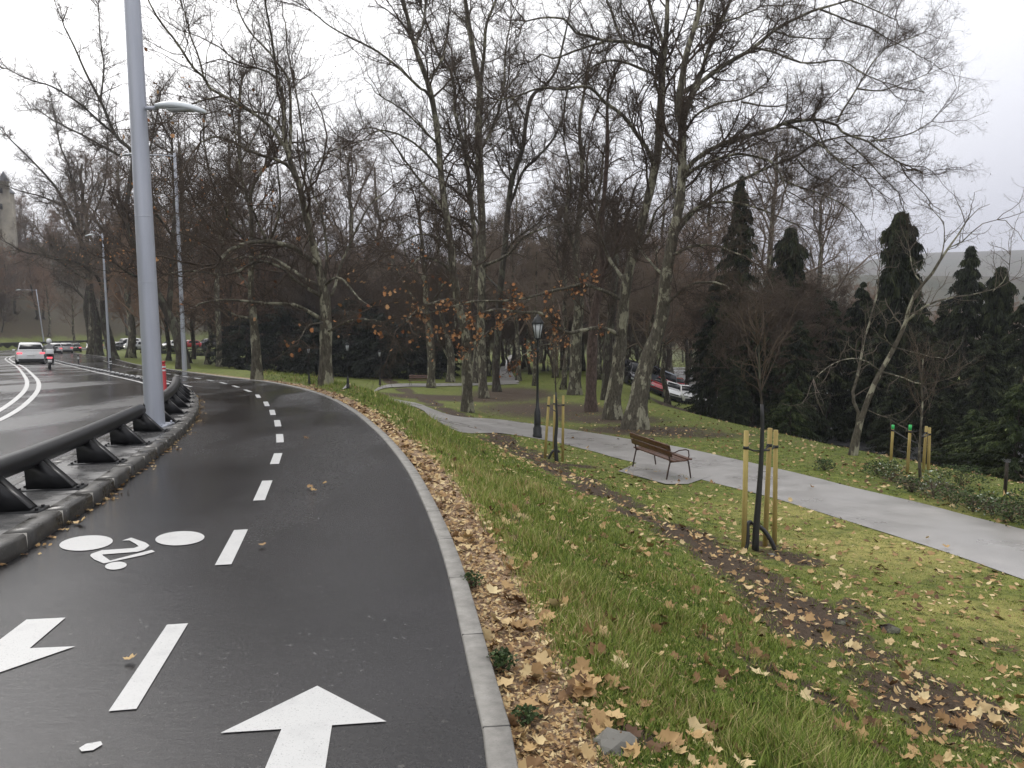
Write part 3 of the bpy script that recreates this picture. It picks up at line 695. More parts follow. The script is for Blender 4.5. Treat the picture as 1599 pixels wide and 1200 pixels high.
# ------------------------------------------------------------------ benches
def bench(loc, rz, label, s=1.0):
    root = empty('park_bench', loc, rz); tag(root, label, 'bench', 'wooden slatted park benches'); root.scale = (s, s, s)
    L = .86                                        # x along the bench, +y towards the sitter's front
    b = MB()
    for y in (-.16, -.035, .09, .215): b.box((0, y, .435 + .02 * (y > .1)), (1.74, .112, .03))
    b.build('seat', M['wood'], root, bevel=.006)
    b = MB()
    for z, y in ((.60, -.265), (.745, -.31)): b.add(*_plank(1.74, .13, .03, y, z))
    b.build('backrest', M['wood'], root, bevel=.006)
    for sx in (-1, 1):
        x = sx * .74; f = MB()
        f.tube([(x, -.30, 0), (x, -.25, .25), (x, -.215, .40), (x, -.235, .50), (x, -.29, .72), (x, -.315, .82)], .018, 8)
        f.tube([(x, .33, 0), (x, .29, .22), (x, .25, .40), (x, .22, .415), (x, 0, .405), (x, -.215, .40)], .017, 8)
        f.build('leg_frame', M['rust'], root, smooth=True)
        MB().tube([(x, .25, .40), (x, .27, .52), (x, .25, .63), (x, .18, .655), (x, 0, .645), (x, -.12, .60), (x, -.27, .60)], .014, 8).build('armrest', M['rust'], root, smooth=True)
    return root
def _plank(lx, hz, th, y, z):
    V = []; ca, sa = math.cos(.26), math.sin(.26)
    for x in (-lx / 2, lx / 2):
        for a, b_ in ((-th / 2, -hz / 2), (th / 2, -hz / 2), (th / 2, hz / 2), (-th / 2, hz / 2)): V.append((x, y + a * ca - b_ * sa, z + a * sa + b_ * ca))
    return V, [[3, 2, 1, 0], [4, 5, 6, 7], [0, 1, 5, 4], [1, 2, 6, 5], [2, 3, 7, 6], [3, 0, 4, 7]]
A = G(986, 734); B = G(1043, 751); mid = (A + B) / 2; ang = math.atan2(B.y - A.y, B.x - A.x)
nf = Vector((-math.sin(ang), math.cos(ang), 0)); c = mid + nf * .30
bench((c.x, c.y, h(c.x, c.y) + .05), ang, 'brown wooden bench with iron armrests beside the near path', .98)
g = G(656, 603.5); bench((g.x, g.y, g.z + .03), math.radians(175), 'distant bench on the upper path in front of the dark evergreens', 1.0)

# ------------------------------------------------------------------ staked saplings
def sapling(px, py, top_y, trunk_pts, stakes, label, wrap=True, bark_='bark_dark', twm='twig_brown', hose=None, spread=.9, pad=None):
    g = G(px, py); Y = g.y
    tp = [np.array([g.x, g.y, g.z - .05])] + [at(x, y, Y) for x, y in trunk_pts]
    root = empty('sapling', g); tag(root, label, 'young tree', 'staked saplings'); o3 = np.array(g)
    P = resample(np.array(tp) - o3, .15); n = len(P); zrel = P[:, 2]; zmax = zrel[-1]
    MB().tube(P, np.interp(zrel, [0, zmax], [.034, .008]), 10).build('trunk', M[bark_], root, smooth=True)
    if wrap:
        k_ = zrel < wrap; MB().tube(P[k_], np.interp(zrel[k_], [0, wrap], [.050, .020]), 10).build('trunk_wrap', M['trim'], root, smooth=True)
    zc = wrap if wrap else 1.2
    S = P[zrel > zc * 1.02]
    if len(S) < 4: S = P[-6:]
    nb_ = 28; idx = rng.integers(0, len(S), nb_); p0 = S[idx]; ln_ = rng.uniform(.4, 1.1, nb_) * spread * np.interp(idx, [0, len(S)], [1.15, .5])
    a = rng.uniform(0, 6.28, nb_); d0 = np.stack([np.cos(a) * .65, np.sin(a) * .65, np.full(nb_, .75)], 1)
    tw = grow_levels(p0, d0, ln_, np.full(nb_, .006), [(4, .55, .2, .6, 4), (3, .5, .3, .6, 3)], up=.14, jit=.26, sides=3)
    tw.build('crown', M[twm], root)
    for i_, (bx, by, tx, ty, lb, cap) in enumerate(stakes):
        s0 = G(bx, by); t_ = at(tx, ty, s0.y + .02); so = empty('tree_stake', s0); tag(so, lb, 'stake', 'wooden stakes around the saplings')
        d = np.array(t_) - np.array(s0); MB().tube([np.array([0, 0, -.12]), d * .5, d], [.034, .033, .032], 10).build('post', M['stake'], so, smooth=True)
        if cap: MB().tube([d * .90, d * 1.002], .0335, 10).build('painted_tip', M['green'], so)
        q = d * (.86 if not cap else .87); tz = q[2] + s0.z; kk = np.abs(tp_z(P, tz - g.z)).argmin(); e = P[kk] + o3 - np.array(s0)
        mid_ = (q + e) / 2 + np.array([0, 0, -.02]); MB().tube([q + (q - e) / np.linalg.norm(q - e) * .03, mid_, e], [.012] * 3, 6).build('tie', M['rubber'], so)
        MB().tube([q - np.array([0, 0, .02]), q + np.array([0, 0, .02])], .038, 10).build('strap', M['rubber'], so)
    return root
def tp_z(P, z): return P[:, 2] - z
def grow_levels(p0, d0, L, R, levels, up=.1, jit=.2, sides=3, mb_=None, droop=0.0, tips=None, n0=5, cut=.0012):
    """vectorised branching: levels = (children per branch, length ratio, min position, radius ratio, points)"""
    mb_ = mb_ or MB(); p, d, l, r = (np.asarray(x, float) for x in (p0, d0, L, R)); npt = n0
    for li in range(len(levels) + 1):
        n = len(p); d = d / (np.linalg.norm(d, axis=1, keepdims=True) + 1e-9); pts = [p]; dirs = [d]; dd = d.copy()
        for k_ in range(npt - 1):
            dd = dd + rng.normal(0, jit * (1 + .35 * li), (n, 3)); dd[:, 2] += up - droop * (k_ / npt) * (1 + li * .3)
            dd /= np.linalg.norm(dd, axis=1, keepdims=True); p = p + dd * (l / (npt - 1))[:, None]; pts.append(p); dirs.append(dd.copy())
        P = np.stack(pts, 1); Dn = np.stack(dirs, 1); rad = r[:, None] * np.linspace(1, .45, npt)[None]; rad = np.maximum(rad, cut)
        V, Fq = tube_arrays(P, rad, sides if li > 1 else sides + (1 if li == 1 else 2)); mb_.add(V, Fq)
        if li == len(levels):
            if tips is not None: tips.append(P[:, -1]); 
            break
        m_, lr, tmin, rr_, npn = levels[li]
        if tips is not None and li >= len(levels) - 2: tips.append(P[:, -1])
        par = np.repeat(np.arange(n), m_); t = rng.uniform(tmin, 1, len(par)) * (npt - 1); i0 = np.minimum(t.astype(int), npt - 2); ft = (t - i0)[:, None]
        p = P[par, i0] * (1 - ft) + P[par, i0 + 1] * ft; base = Dn[par, i0]
        rv = rng.normal(0, 1, (len(par), 3)); rv -= (rv * base).sum(1, keepdims=True) * base; rv /= np.linalg.norm(rv, axis=1, keepdims=True) + 1e-9
        an = rng.uniform(.5, 1.35, len(par))[:, None]; d = base * np.cos(an) + rv * np.sin(an)
        l = l[par] * lr * rng.uniform(.6, 1.25, len(par)) * (1 - .35 * t / npt); r = np.maximum(rad[par, i0] * rr_, cut); npt = npn
    return mb_
sapling(1180, 860, 520, [(1181, 830), (1185, 780), (1189, 720), (1191, 660), (1190, 630), (1187, 600), (1186, 560), (1184, 520)],
        [(1162, 858, 1166, 673, 'left stake of the sapling with the curved black pipe', 0), (1195, 855, 1203, 669, 'middle stake of the sapling with the curved black pipe', 0), (1210, 852, 1212, 672, 'right stake of the sapling with the curved black pipe', 0)],
        'young tree with black wrapped stem between three yellow stakes, nearest to the camera', wrap=2.0, hose=1, spread=1.15)
sapling(870, 722, 560, [(868, 690), (870, 660), (869, 625), (868, 600), (868, 575), (869, 540)],
        [(851, 716, 858, 620, 'left stake of the sapling by the black lantern post', 0), (865, 714, 867, 617, 'middle stake of the sapling by the black lantern post', 0), (879, 721, 880, 618, 'right stake of the sapling by the black lantern post', 0)],
        'small wrapped sapling between three stakes just right of the black lantern post', wrap=1.75, spread=.7)
# black drainage pipes beside the saplings
for (pts, lb) in [([(1160, 858), (1167, 850), (1168, 820), (1173, 816)], 'upright stub of black corrugated pipe beside the nearest sapling'), ([(1213, 861), (1206, 848), (1193, 828), (1176, 817)], 'curved black corrugated pipe arching at the foot of the nearest sapling'), ([(856, 717), (862, 707), (868, 703), (874, 706)], 'bent black pipe at the foot of the sapling by the lantern post')]:
    g = G(*pts[0]); P = [np.array(g) - [0, 0, .05]] + [at(x, y, g.y + .04 * i) for i, (x, y) in enumerate(pts[1:])]
    C_ = resample(np.array(P) - np.array(g), .012); r_ = .028 + .004 * (np.arange(len(C_)) % 2)
    tag(MB().tube(C_, r_, 10).build('drain_pipe', M['trim'], None, smooth=True), lb, 'pipe', 'black pipes at the sapling feet').location = g

# ------------------------------------------------------------------ cars
def wheel(parent, x, y, r=.33, wd=.22):
    a = MB(); s = 1 if x > 0 else -1
    prof = [(r * .62, -wd / 2), (r * .93, -wd / 2), (r, -wd / 2 + .03), (r, wd / 2 - .03), (r * .93, wd / 2), (r * .62, wd / 2)]
    an = np.arange(20) / 20 * 2 * math.pi; rings = [[(x + px_ * 1, y + pr_ * math.cos(t), r + pr_ * math.sin(t)) for t in an] for pr_, px_ in prof]
    wh = MB().loft(rings).build('wheel', M['rubber'], parent)
    rings = [[(x + s * (wd / 2 - .01 - k_ * .03), y + rr2 * math.cos(t), r + rr2 * math.sin(t)) for t in an] for rr2, k_ in ((r * .63, 1), (r * .62, 0), (r * .3, .6), (.02, .4))]
    MB().loft(rings).build('rim', M['rim'], wh)
def car(label, paint, style='hatch', grp=None, loc=(0, 0, 0), rz=0.0, lights=True):
    """+y is the front of the car"""
    S = dict(hatch=(4.1, 1.78, 1.48), suv=(4.7, 1.95, 1.68), sedan=(4.5, 1.8, 1.42), van=(4.9, 1.95, 1.98))[style]; L, W, Hh = S; hw = W / 2
    belt = Hh * .60 if style != 'van' else 1.1
    if style == 'van': prof = [(-.5, .5, .0), (-.49, .97, 1), (-.3, 1, 1), (.1, 1, 1), (.27, .97, 1), (.38, .56, .2), (.5, .5, 0)]
    elif style == 'sedan': prof = [(-.5, .62, 0), (-.46, .66, 0), (-.34, .68, .2), (-.20, .97, 1), (.0, 1, 1), (.12, .98, 1), (.27, .66, .1), (.42, .60, 0), (.5, .48, 0)]
    else: prof = [(-.5, .58, 0), (-.485, .66, .1), (-.40, .93, 1), (-.30, .985, 1), (.0, 1, 1), (.1, .985, 1), (.26, .67, .1), (.42, .60, 0), (.5, .46, 0)]
    root = empty('car', loc, rz); tag(root, label, 'car', grp)
    fl = .20
    rings = []
    for y_, f_, _ in [(-.5, .5, 0), (-.485, .58, 0)] + prof[1:-1] + [(.49, .44, 0), (.5, .40, 0)]:
        y = y_ * L; bz_ = min(belt, f_ * Hh); e_ = 1 - .10 * max(0, abs(y_) * 2 - .82) / .18
        rings.append([(-hw * .90 * e_, y, fl), (-hw * .985 * e_, y, fl + .22), (-hw * e_, y, bz_ * .72), (-hw * .965 * e_, y, bz_ - .03), (-hw * .90 * e_, y, bz_), (hw * .90 * e_, y, bz_), (hw * .965 * e_, y, bz_ - .03), (hw * e_, y, bz_ * .72), (hw * .985 * e_, y, fl + .22), (hw * .90 * e_, y, fl)])
    body = MB().loft(rings).build('body', M[paint], root, bevel=.02)
    cab = [(y_ * L, max(f_ * Hh, belt + .012), f_) for y_, f_, c_ in prof if c_ > 0]
    rings = []
    for y, z, f_ in cab:
        t_ = (z - belt) / (Hh - belt + 1e-6); rw = hw * (.90 - .17 * t_)
        rings.append([(-hw * .90, y, belt - .01), (-rw, y, z - .05 * t_), (-rw * .86, y, z), (rw * .86, y, z), (rw, y, z - .05 * t_), (hw * .90, y, belt - .01)])
    MB().loft(rings).build('cabin', M[paint], root, bevel=.015)
    def pane(i0, i1, f0, f1, wb, wt, rear):
        (ya, za, _), (yb, zb, _) = cab[i0], cab[i1]
        a = np.array([0, ya, za]); b = np.array([0, yb, zb]); u = b - a; lo = a + u * f0; hi = a + u * f1; nrm = np.array([0, -u[2], u[1]]); nrm /= np.linalg.norm(nrm)
        if nrm[2] < 0: nrm = -nrm
        tl = (lo[2] - belt) / (Hh - belt); th_ = (hi[2] - belt) / (Hh - belt); lo = lo + nrm * .006; hi = hi + nrm * .006
        V = [(-wb, *lo[1:]), (wb, *lo[1:]), (wt, *hi[1:]), (-wt, *hi[1:])]; n2 = nrm * .012
        V2 = [tuple(np.array(v) + n2) for v in V]; MB().add(V + V2, [[0, 1, 2, 3], [7, 6, 5, 4], [0, 4, 5, 1], [1, 5, 6, 2], [2, 6, 7, 3], [3, 7, 4, 0]]).build('windscreen' if not rear else 'rear_window', M['glass'], root)
    k0 = 0; k1 = len(cab) - 1
    pane(0, 1, .1, .86, hw * .80, hw * .68, True)
    pane(k1, k1 - 1, .06, .9, hw * .84, hw * .70, False)
    for s in (-1, 1):
        y0, y1 = cab[1][0] + .05, cab[k1 - 1][0] - .02; z0 = belt + .05; z1 = Hh - .12; m0 = .5 * (y0 + y1)
        for (ya, yb) in ((y0, m0 - .04), (m0 + .04, y1)):
            tb, tt = (z0 - belt) / (Hh - belt), (z1 - belt) / (Hh - belt); xb = hw * (.90 - .17 * tb) + .012; xt = hw * (.90 - .17 * tt) + .012
            xe = (.16 if yb == y1 else 0); xs = (.1 if ya == y0 else 0)
            V = [(s * xb, ya - xs, z0), (s * xb, yb + xe * 1.6, z0), (s * xt, yb - xe * .2, z1), (s * xt, ya + xs, z1)]; V2 = [(x - s * .03, y, z) for x, y, z in V]
            MB().add(V + V2, [[0, 1, 2, 3], [7, 6, 5, 4], [0, 4, 5, 1], [1, 5, 6, 2], [2, 6, 7, 3], [3, 7, 4, 0]]).build('side_window', M['glass'], root)
        r = .36 if style in ('suv', 'van') else .32
        for y in (-.30 * L, .31 * L): wheel(root, s * (hw - .115), y, r)
        lz = belt - .16 if style != 'van' else .85
        MB().box((s * hw * .76, -.5 * L + .015 + .02, lz), (hw * .36, .07, .13)).build('tail_light', M['tail'], root)
        MB().box((s * hw * .74, .5 * L - .04, .62), (hw * .38, .09, .13)).build('headlight', M['head'] if lights else M['lens'], root)
        MB().box((s * (hw + .08), .20 * L, belt + .06), (.17, .10, .13)).build('wing_mirror', M[paint], root, bevel=.02)
    MB().box((0, -.5 * L - .005, fl + .12), (W * .84, .10, .24)).build('rear_bumper', M['trim'], root, bevel=.02)
    MB().box((0, .5 * L + .0, fl + .12), (W * .84, .10, .22)).build('front_bumper', M['trim'], root, bevel=.02)
    MB().box((0, -.5 * L - .012 + .02, .70 if style != 'van' else .75), (.5, .05, .11)).build('number_plate', M['plate'], root)
    MB().box((0, 0, fl - .02), (W * .8, L * .86, .12)).build('underbody', M['trim'], root)
    MB().box((0, .5 * L - .01, .55), (W * .42, .06, .10)).build('grille', M['trim'], root)
    return root
def orient(o, x, y, rz, zf=ROADZ, dz=.0):
    dx, dy = -math.sin(rz), math.cos(rz); z = lambda a, b: float(zf(b)) if zf is ROADZ else float(zf(a, b))
    pit = math.atan2(z(x + dx * 1.5, y + dy * 1.5) - z(x - dx * 1.5, y - dy * 1.5), 3.0)
    rl = math.atan2(z(x + dy, y - dx) - z(x - dy, y + dx), 2.0)
    m_ = Matrix.Rotation(rz, 4, 'Z') @ Matrix.Rotation(pit, 4, 'X') @ Matrix.Rotation(-rl, 4, 'Y'); o.rotation_euler = m_.to_euler(); o.location = (x, y, z(x, y) + dz)
def heading(C, x, y):
    k_ = ((C - [x, y]) ** 2).sum(1).argmin(); t = C[min(k_ + 3, len(C) - 1)] - C[max(k_ - 3, 0)]; return math.atan2(-t[0], t[1])
grpT = 'cars in the road traffic'
p = G0(48, 569.5); p = p * (1 + 2.2 / np.hypot(*p)); o = car('white SUV with pink tail lights driving away beside the scooter', 'car_white', 'suv', grpT); orient(o, p[0], p[1], heading(CL, *p) - .02)
for (px, py, st, pt, lb, flip) in [(87, 553, 'hatch', 'car_white', 'white hatchback half hidden behind the scooter rider', 0), (103, 551.5, 'hatch', 'car_silver', 'pale silver car ahead of the white hatchback in the left traffic', 0), (117, 550, 'sedan', 'car_black', 'dark car at the head of the queue beyond the silver car', 0),
        (149, 547.5, 'van', 'car_white', 'pale car seen between the leftmost dark trunks', 1), (187, 547, 'sedan', 'car_black', 'oncoming dark car with bright headlights on the far bend', 1), (203, 546.5, 'van', 'car_white', 'white van on the far bend behind a thin trunk', 1), (214, 546.5, 'hatch', 'car_silver', 'silver car just left of the big lamp column on the far bend', 1),
        (268, 544.5, 'hatch', 'car_white', 'white car on the far bend left of the leaning tree', 1), (296, 543.5, 'hatch', 'car_red', 'red car partly hidden by the leaning tree on the far bend', 1), (326, 542.5, 'suv', 'car_black', 'black car with an orange light on the far bend by the slim pale trunk', 1)]:
    q = G0(px, py); o = car(lb, pt, st, grpT)
    if flip:
        k_ = ((CL - q) ** 2).sum(1).argmin(); rz = heading(CL, *q) + math.pi + (-.5 if px > 180 else 0)
    else: rz = heading(CL, *q)
    orient(o, q[0], q[1], rz)
LZ = lambda a, b: h(a, b) + .06
grpP = 'cars parked in the lower car park'
for (px, py, st, pt, lb, rz) in [(1029, 607, 'van', 'car_blue', 'grey van parked between two trunks in the lower car park', 2.4), (1030, 617, 'hatch', 'car_red', 'nearer red car at the left of the lower car park', 1.9), (1056, 613, 'hatch', 'car_red', 'red car behind the white one in the lower car park', 2.0), (1047, 624, 'hatch', 'car_white', 'white car with dark front between two conifer trunks', 2.1), (1071, 629, 'hatch', 'car_white', 'white car facing the camera in the lower car park', 2.3), (1096, 631, 'hatch', 'car_silver', 'pale car half hidden in the conifers of the lower car park', 2.4), (983, 600, 'van', 'car_black', 'dark van at the far left of the lower car park between plane trunks', 2.4), (1112, 640, 'hatch', 'car_white', 'white car glimpsed low through the conifer branches', 2.2)]:
    g = G(px, py); o = car(lb, pt, st, grpP, lights=False); orient(o, g.x, g.y, rz + math.pi * .3, LZ)

# ------------------------------------------------------------------ scooter with rider
q = G0(78, 577); rz = heading(CL, *q) - .02
sroot = empty('scooter'); tag(sroot, 'dark motor scooter with white top box and red tail light beside the SUV', 'scooter')
for y, r in ((-.62, .24), (.66, .24)):
    an = np.arange(18) / 18 * 2 * math.pi; rings = [[(x_, y + rr2 * math.cos(t), r + rr2 * math.sin(t)) for t in an] for rr2, x_ in ((r * .6, -.05), (r * .93, -.06), (r, -.03), (r, .03), (r * .93, .06), (r * .6, .05))]
    wh = MB().loft(rings).build('wheel', M['rubber'], sroot); MB().loft([[(x_, y + r * .6 * math.cos(t), r + r * .6 * math.sin(t)) for t in an] for x_ in (-.045, .045)]).build('rim', M['rim'], wh)
def oval(y, cx, cz, a, b, n=12): return [(cx + a * math.cos(t), y, cz + b * math.sin(t)) for t in np.arange(n) / n * 2 * math.pi]
MB().loft([oval(-.86, 0, .62, .05, .05), oval(-.8, 0, .6, .15, .15), oval(-.55, 0, .55, .22, .22), oval(-.2, 0, .5, .2, .22), oval(0, 0, .32, .17, .08), oval(.35, 0, .32, .18, .08)]).build('body', M['car_black'], sroot, smooth=True)
MB().loft([[(-.22, .35, .3), (.22, .35, .3), (.22, .42, .3), (-.22, .42, .3)], [(-.26, .42, .6), (.26, .42, .6), (.24, .48, .6), (-.24, .48, .6)], [(-.2, .42, .95), (.2, .42, .95), (.16, .47, .95), (-.16, .47, .95)]]).build('leg_shield', M['car_black'], sroot)
MB().loft([oval(-.7, 0, .78, .12, .05), oval(-.45, 0, .8, .17, .06), oval(.0, 0, .77, .14, .05)]).build('seat', M['cloth_dark'], sroot, smooth=True)
MB().tube([(-.34, .30, 1.02), (-.2, .40, 1.04), (.2, .40, 1.04), (.34, .30, 1.02)], .018, 8).build('handlebar', M['trim'], sroot)
for s in (-1, 1):
    m_ = MB().tube([(s * .25, .38, 1.04), (s * .36, .36, 1.2)], .01, 6); m_.box((s * .38, .36, 1.24), (.13, .03, .09)); m_.build('mirror', M['trim'], sroot)
MB().box((0, -.82, 1.02), (.42, .36, .28), taper=.86).build('top_box', M['car_white'], sroot, bevel=.03)
MB().box((0, -.80, .86), (.30, .3, .04)).build('rack', M['trim'], sroot)
MB().box((0, -.87, .67), (.26, .05, .10)).build('tail_light', M['tail'], sroot); MB().box((0, -.93, .48), (.2, .02, .16)).build('number_plate', M['plate'], sroot)
MB().tube([(.17, -.35, .3), (.2, -.9, .34)], .05, 10).build('exhaust', M['rim'], sroot, smooth=True); MB().tube([(0, .66, .24), (0, .45, .9)], .03, 8).build('fork', M['trim'], sroot)
orient(sroot, q[0], q[1], rz)
def skin_body(name, joints, edges, radii, material, parent=None):
    me = bpy.data.meshes.new(name); me.from_pydata(joints, edges, []); o = bpy.data.objects.new(name, me); link(o, parent)
    m_ = o.modifiers.new('skin', 'SKIN'); m_.use_smooth_shade = True
    for i_, v in enumerate(me.skin_vertices[0].data): v.radius = (radii[i_] if isinstance(radii[i_], tuple) else (radii[i_], radii[i_])); v.use_root = i_ == 0
    s_ = o.modifiers.new('sub', 'SUBSURF'); s_.levels = 1; s_.render_levels = 2; me.materials.append(material); return o
pj = [(0, -.30, .92), (0, -.26, 1.12), (0, -.20, 1.32), (0, -.17, 1.42), (0, -.15, 1.5), (0, -.13, 1.6), (-.19, -.19, 1.35), (-.30, -.0, 1.16), (-.32, .24, 1.06), (.19, -.19, 1.35), (.30, -.0, 1.16), (.32, .24, 1.06), (-.13, -.22, .86), (-.20, .12, .84), (-.19, .16, .42), (-.19, .26, .38), (.13, -.22, .86), (.20, .12, .84), (.19, .16, .42), (.19, .26, .38), (-.34, .33, 1.05), (.34, .33, 1.05)]
pe = [(0, 1), (1, 2), (2, 3), (3, 4), (4, 5), (2, 6), (6, 7), (7, 8), (8, 20), (2, 9), (9, 10), (10, 11), (11, 21), (0, 12), (12, 13), (13, 14), (14, 15), (0, 16), (16, 17), (17, 18), (18, 19)]
prd = [(.17, .14), (.17, .13), (.19, .13), (.09, .08), .06, .09, .08, .06, .045, .08, .06, .045, .10, .08, .055, .05, .10, .08, .055, .05, .035, .035]
per = skin_body('person', pj, pe, prd, M['cloth']); tag(per, 'scooter rider in a grey jacket and white helmet seen from behind', 'person'); orient(per, q[0], q[1], rz)
MB().lathe([(0, 1.49), (.10, 1.49), (.135, 1.55), (.145, 1.63), (.125, 1.71), (.07, 1.755), (0, 1.765)], (0, -.13, 0), 16).build('helmet', M['car_white'], per, smooth=True)
MB().box((0, .0, 1.62), (.18, .03, .09)).build('visor', M['glass'], per)

# ------------------------------------------------------------------ low wall and the tower on the left
lw = LE - normals2(CL) * .75; s_lw = lw[(CL[:, 1] > 35) & (CL[:, 1] < 165)]
rings = []
for a, n_ in zip(s_lw, normals2(s_lw)):
    b_ = a - n_ * .35; z = float(ROADZ(a[1])); rings.append([(*a, z - .3), (*a, z + 1.15), (*(a + n_ * .04), z + 1.15), (*(a + n_ * .04), z + 1.25), (*(b_), z + 1.25), (*b_, z - .3)])
tag(MB().loft(rings[::2]).build('retaining_wall', M['wall']), 'dark low stone wall along the foot of the wooded slope', 'wall')
def tower():
    Yb = 175.0; a = at(0, 350, Yb); z0 = h(a[0], Yb) - 3; pxm = Yb / F
    root = empty('stone_tower', (a[0], Yb, z0)); tag(root, 'old stone building with a pointed corner turret on the hill at the left edge', 'building')
    zt = at(0, 285, Yb)[2] - z0; zr = at(0, 287, Yb)[2] - z0
    MB().box((-5.4, 3, zt / 2 - .8), (9.5, 8, zt - 1.6)).build('wall', M['stone'], root)
    MB().loft([[(-10.4, -1.3, zt - 1.6), (-.4, -1.3, zt - 1.6), (-.4, 7.3, zt - 1.6), (-10.4, 7.3, zt - 1.6)], [(-9, 0, zt + .4), (-1.8, 0, zt + .4), (-1.8, 6, zt + .4), (-9, 6, zt + .4)], [(-6, 2, zt + 3.2), (-3, 2, zt + 3.2), (-3, 4, zt + 3.2), (-6, 4, zt + 3.2)]]).build('roof', M['slate'], root)
    t = MB(); cx = (11 - 0) * pxm
    t.lathe([(1.5, 0), (1.4, zr - 4.2), (1.0, zr - 4.0), (.95, zr + .1), (1.1, zr + .2), (1.1, zr + .5), (0, zr + .5)], (cx, 0, 0), 8)
    tt = t.build('turret', M['stone'], root); MB().lathe([(1.2, zr + .5), (.05, zr + 2.6), (0, zr + 2.9)], (cx, 0, 0), 8).build('spire', M['slate'], tt)
    for z in (zr - 1.6, zr - 5): MB().box((cx, -1.38, z), (.35, .9, 1.1)).build('window', M['trim'], root)
    for z in (zt - 3.5, zt - 7.5): MB().box((-2.2, -1.05, z), (.8, .14, 1.6)).build('window', M['trim'], root)
    for k_ in range(3): MB().box((-3.6 + k_ * 2.2, -1.2, zt / 2 - 2), (.5, .5, zt - 5)).build('buttress', M['stone'], root)
tower()
# ------------------------------------------------------------------ trees
LV = [(9, .50, .10, .52, 5), (6, .52, .15, .62, 4), (4, .58, .15, .8, 3)]
def seedballs(mb_, P, r=.022):
    V = np.array([[1, 0, 0], [-1, 0, 0], [0, 1, 0], [0, -1, 0], [0, 0, 1], [0, 0, -1]]) * r
    Fc = np.array([[0, 2, 4], [2, 1, 4], [1, 3, 4], [3, 0, 4], [2, 0, 5], [1, 2, 5], [3, 1, 5], [0, 3, 5]])
    n = len(P); mb_.add((P[:, None] + V[None] - [0, 0, .03]).reshape(-1, 3), (Fc[None] + 6 * np.arange(n)[:, None, None]).reshape(-1, 3))
LEAF = np.array([(0, -.55), (.06, -.30), (.34, -.36), (.38, -.20), (.56, -.02), (.40, .10), (.46, .30), (.24, .26), (.14, .42), (.02, .58), (-.10, .42), (-.24, .28), (-.44, .32), (-.38, .10), (-.54, .0), (-.36, -.18), (-.36, -.34), (-.06, -.30)])
def leaf_verts(n, size, flat_=.35, curl=.25):
    """n curled five-lobed leaves as fans round a centre vertex, (n,15,3) round the origin"""
    k_ = len(LEAF); base = np.zeros((n, k_ + 1, 3)); base[:, 1:, :2] = LEAF * (1 + rng.normal(0, .10, (n, k_, 2)))
    rr_ = np.hypot(base[..., 0], base[..., 1]); base[..., 2] = (rr_ ** 2) * rng.uniform(-.3, 1.2, (n, 1)) * curl * 2 + rng.normal(0, .04, (n, k_ + 1)) + np.abs(base[..., 0]) * rng.uniform(-.2, .7, (n, 1)) * curl * 2
    base *= (size * rng.uniform(.65, 1.25, n))[:, None, None]
    a = rng.uniform(0, 6.28, n); tx = rng.normal(0, flat_, n); ty = rng.normal(0, flat_, n)
    def rot(V, a, i, j):
        c_, s_ = np.cos(a)[:, None], np.sin(a)[:, None]; o = V.copy(); o[..., i] = V[..., i] * c_ - V[..., j] * s_; o[..., j] = V[..., i] * s_ + V[..., j] * c_; return o
    return rot(rot(rot(base, tx, 1, 2), ty, 0, 2), a, 0, 1)
_k = len(LEAF); LF = np.array([[0, 1 + i, 1 + (i + 1) % _k] for i in range(_k)])
def leaves_mb(mb_, pos, size, flat_=.35, lo=0, hi=1, curl=.25):
    n = len(pos); V = leaf_verts(n, size, flat_, curl) + pos[:, None]; F_ = (LF[None] + (_k + 1) * np.arange(n)[:, None, None]).reshape(-1, 3)
    mb_.add(V.reshape(-1, 3), F_, rnd=np.repeat(rng.uniform(lo, hi, n), _k + 1)); return mb_

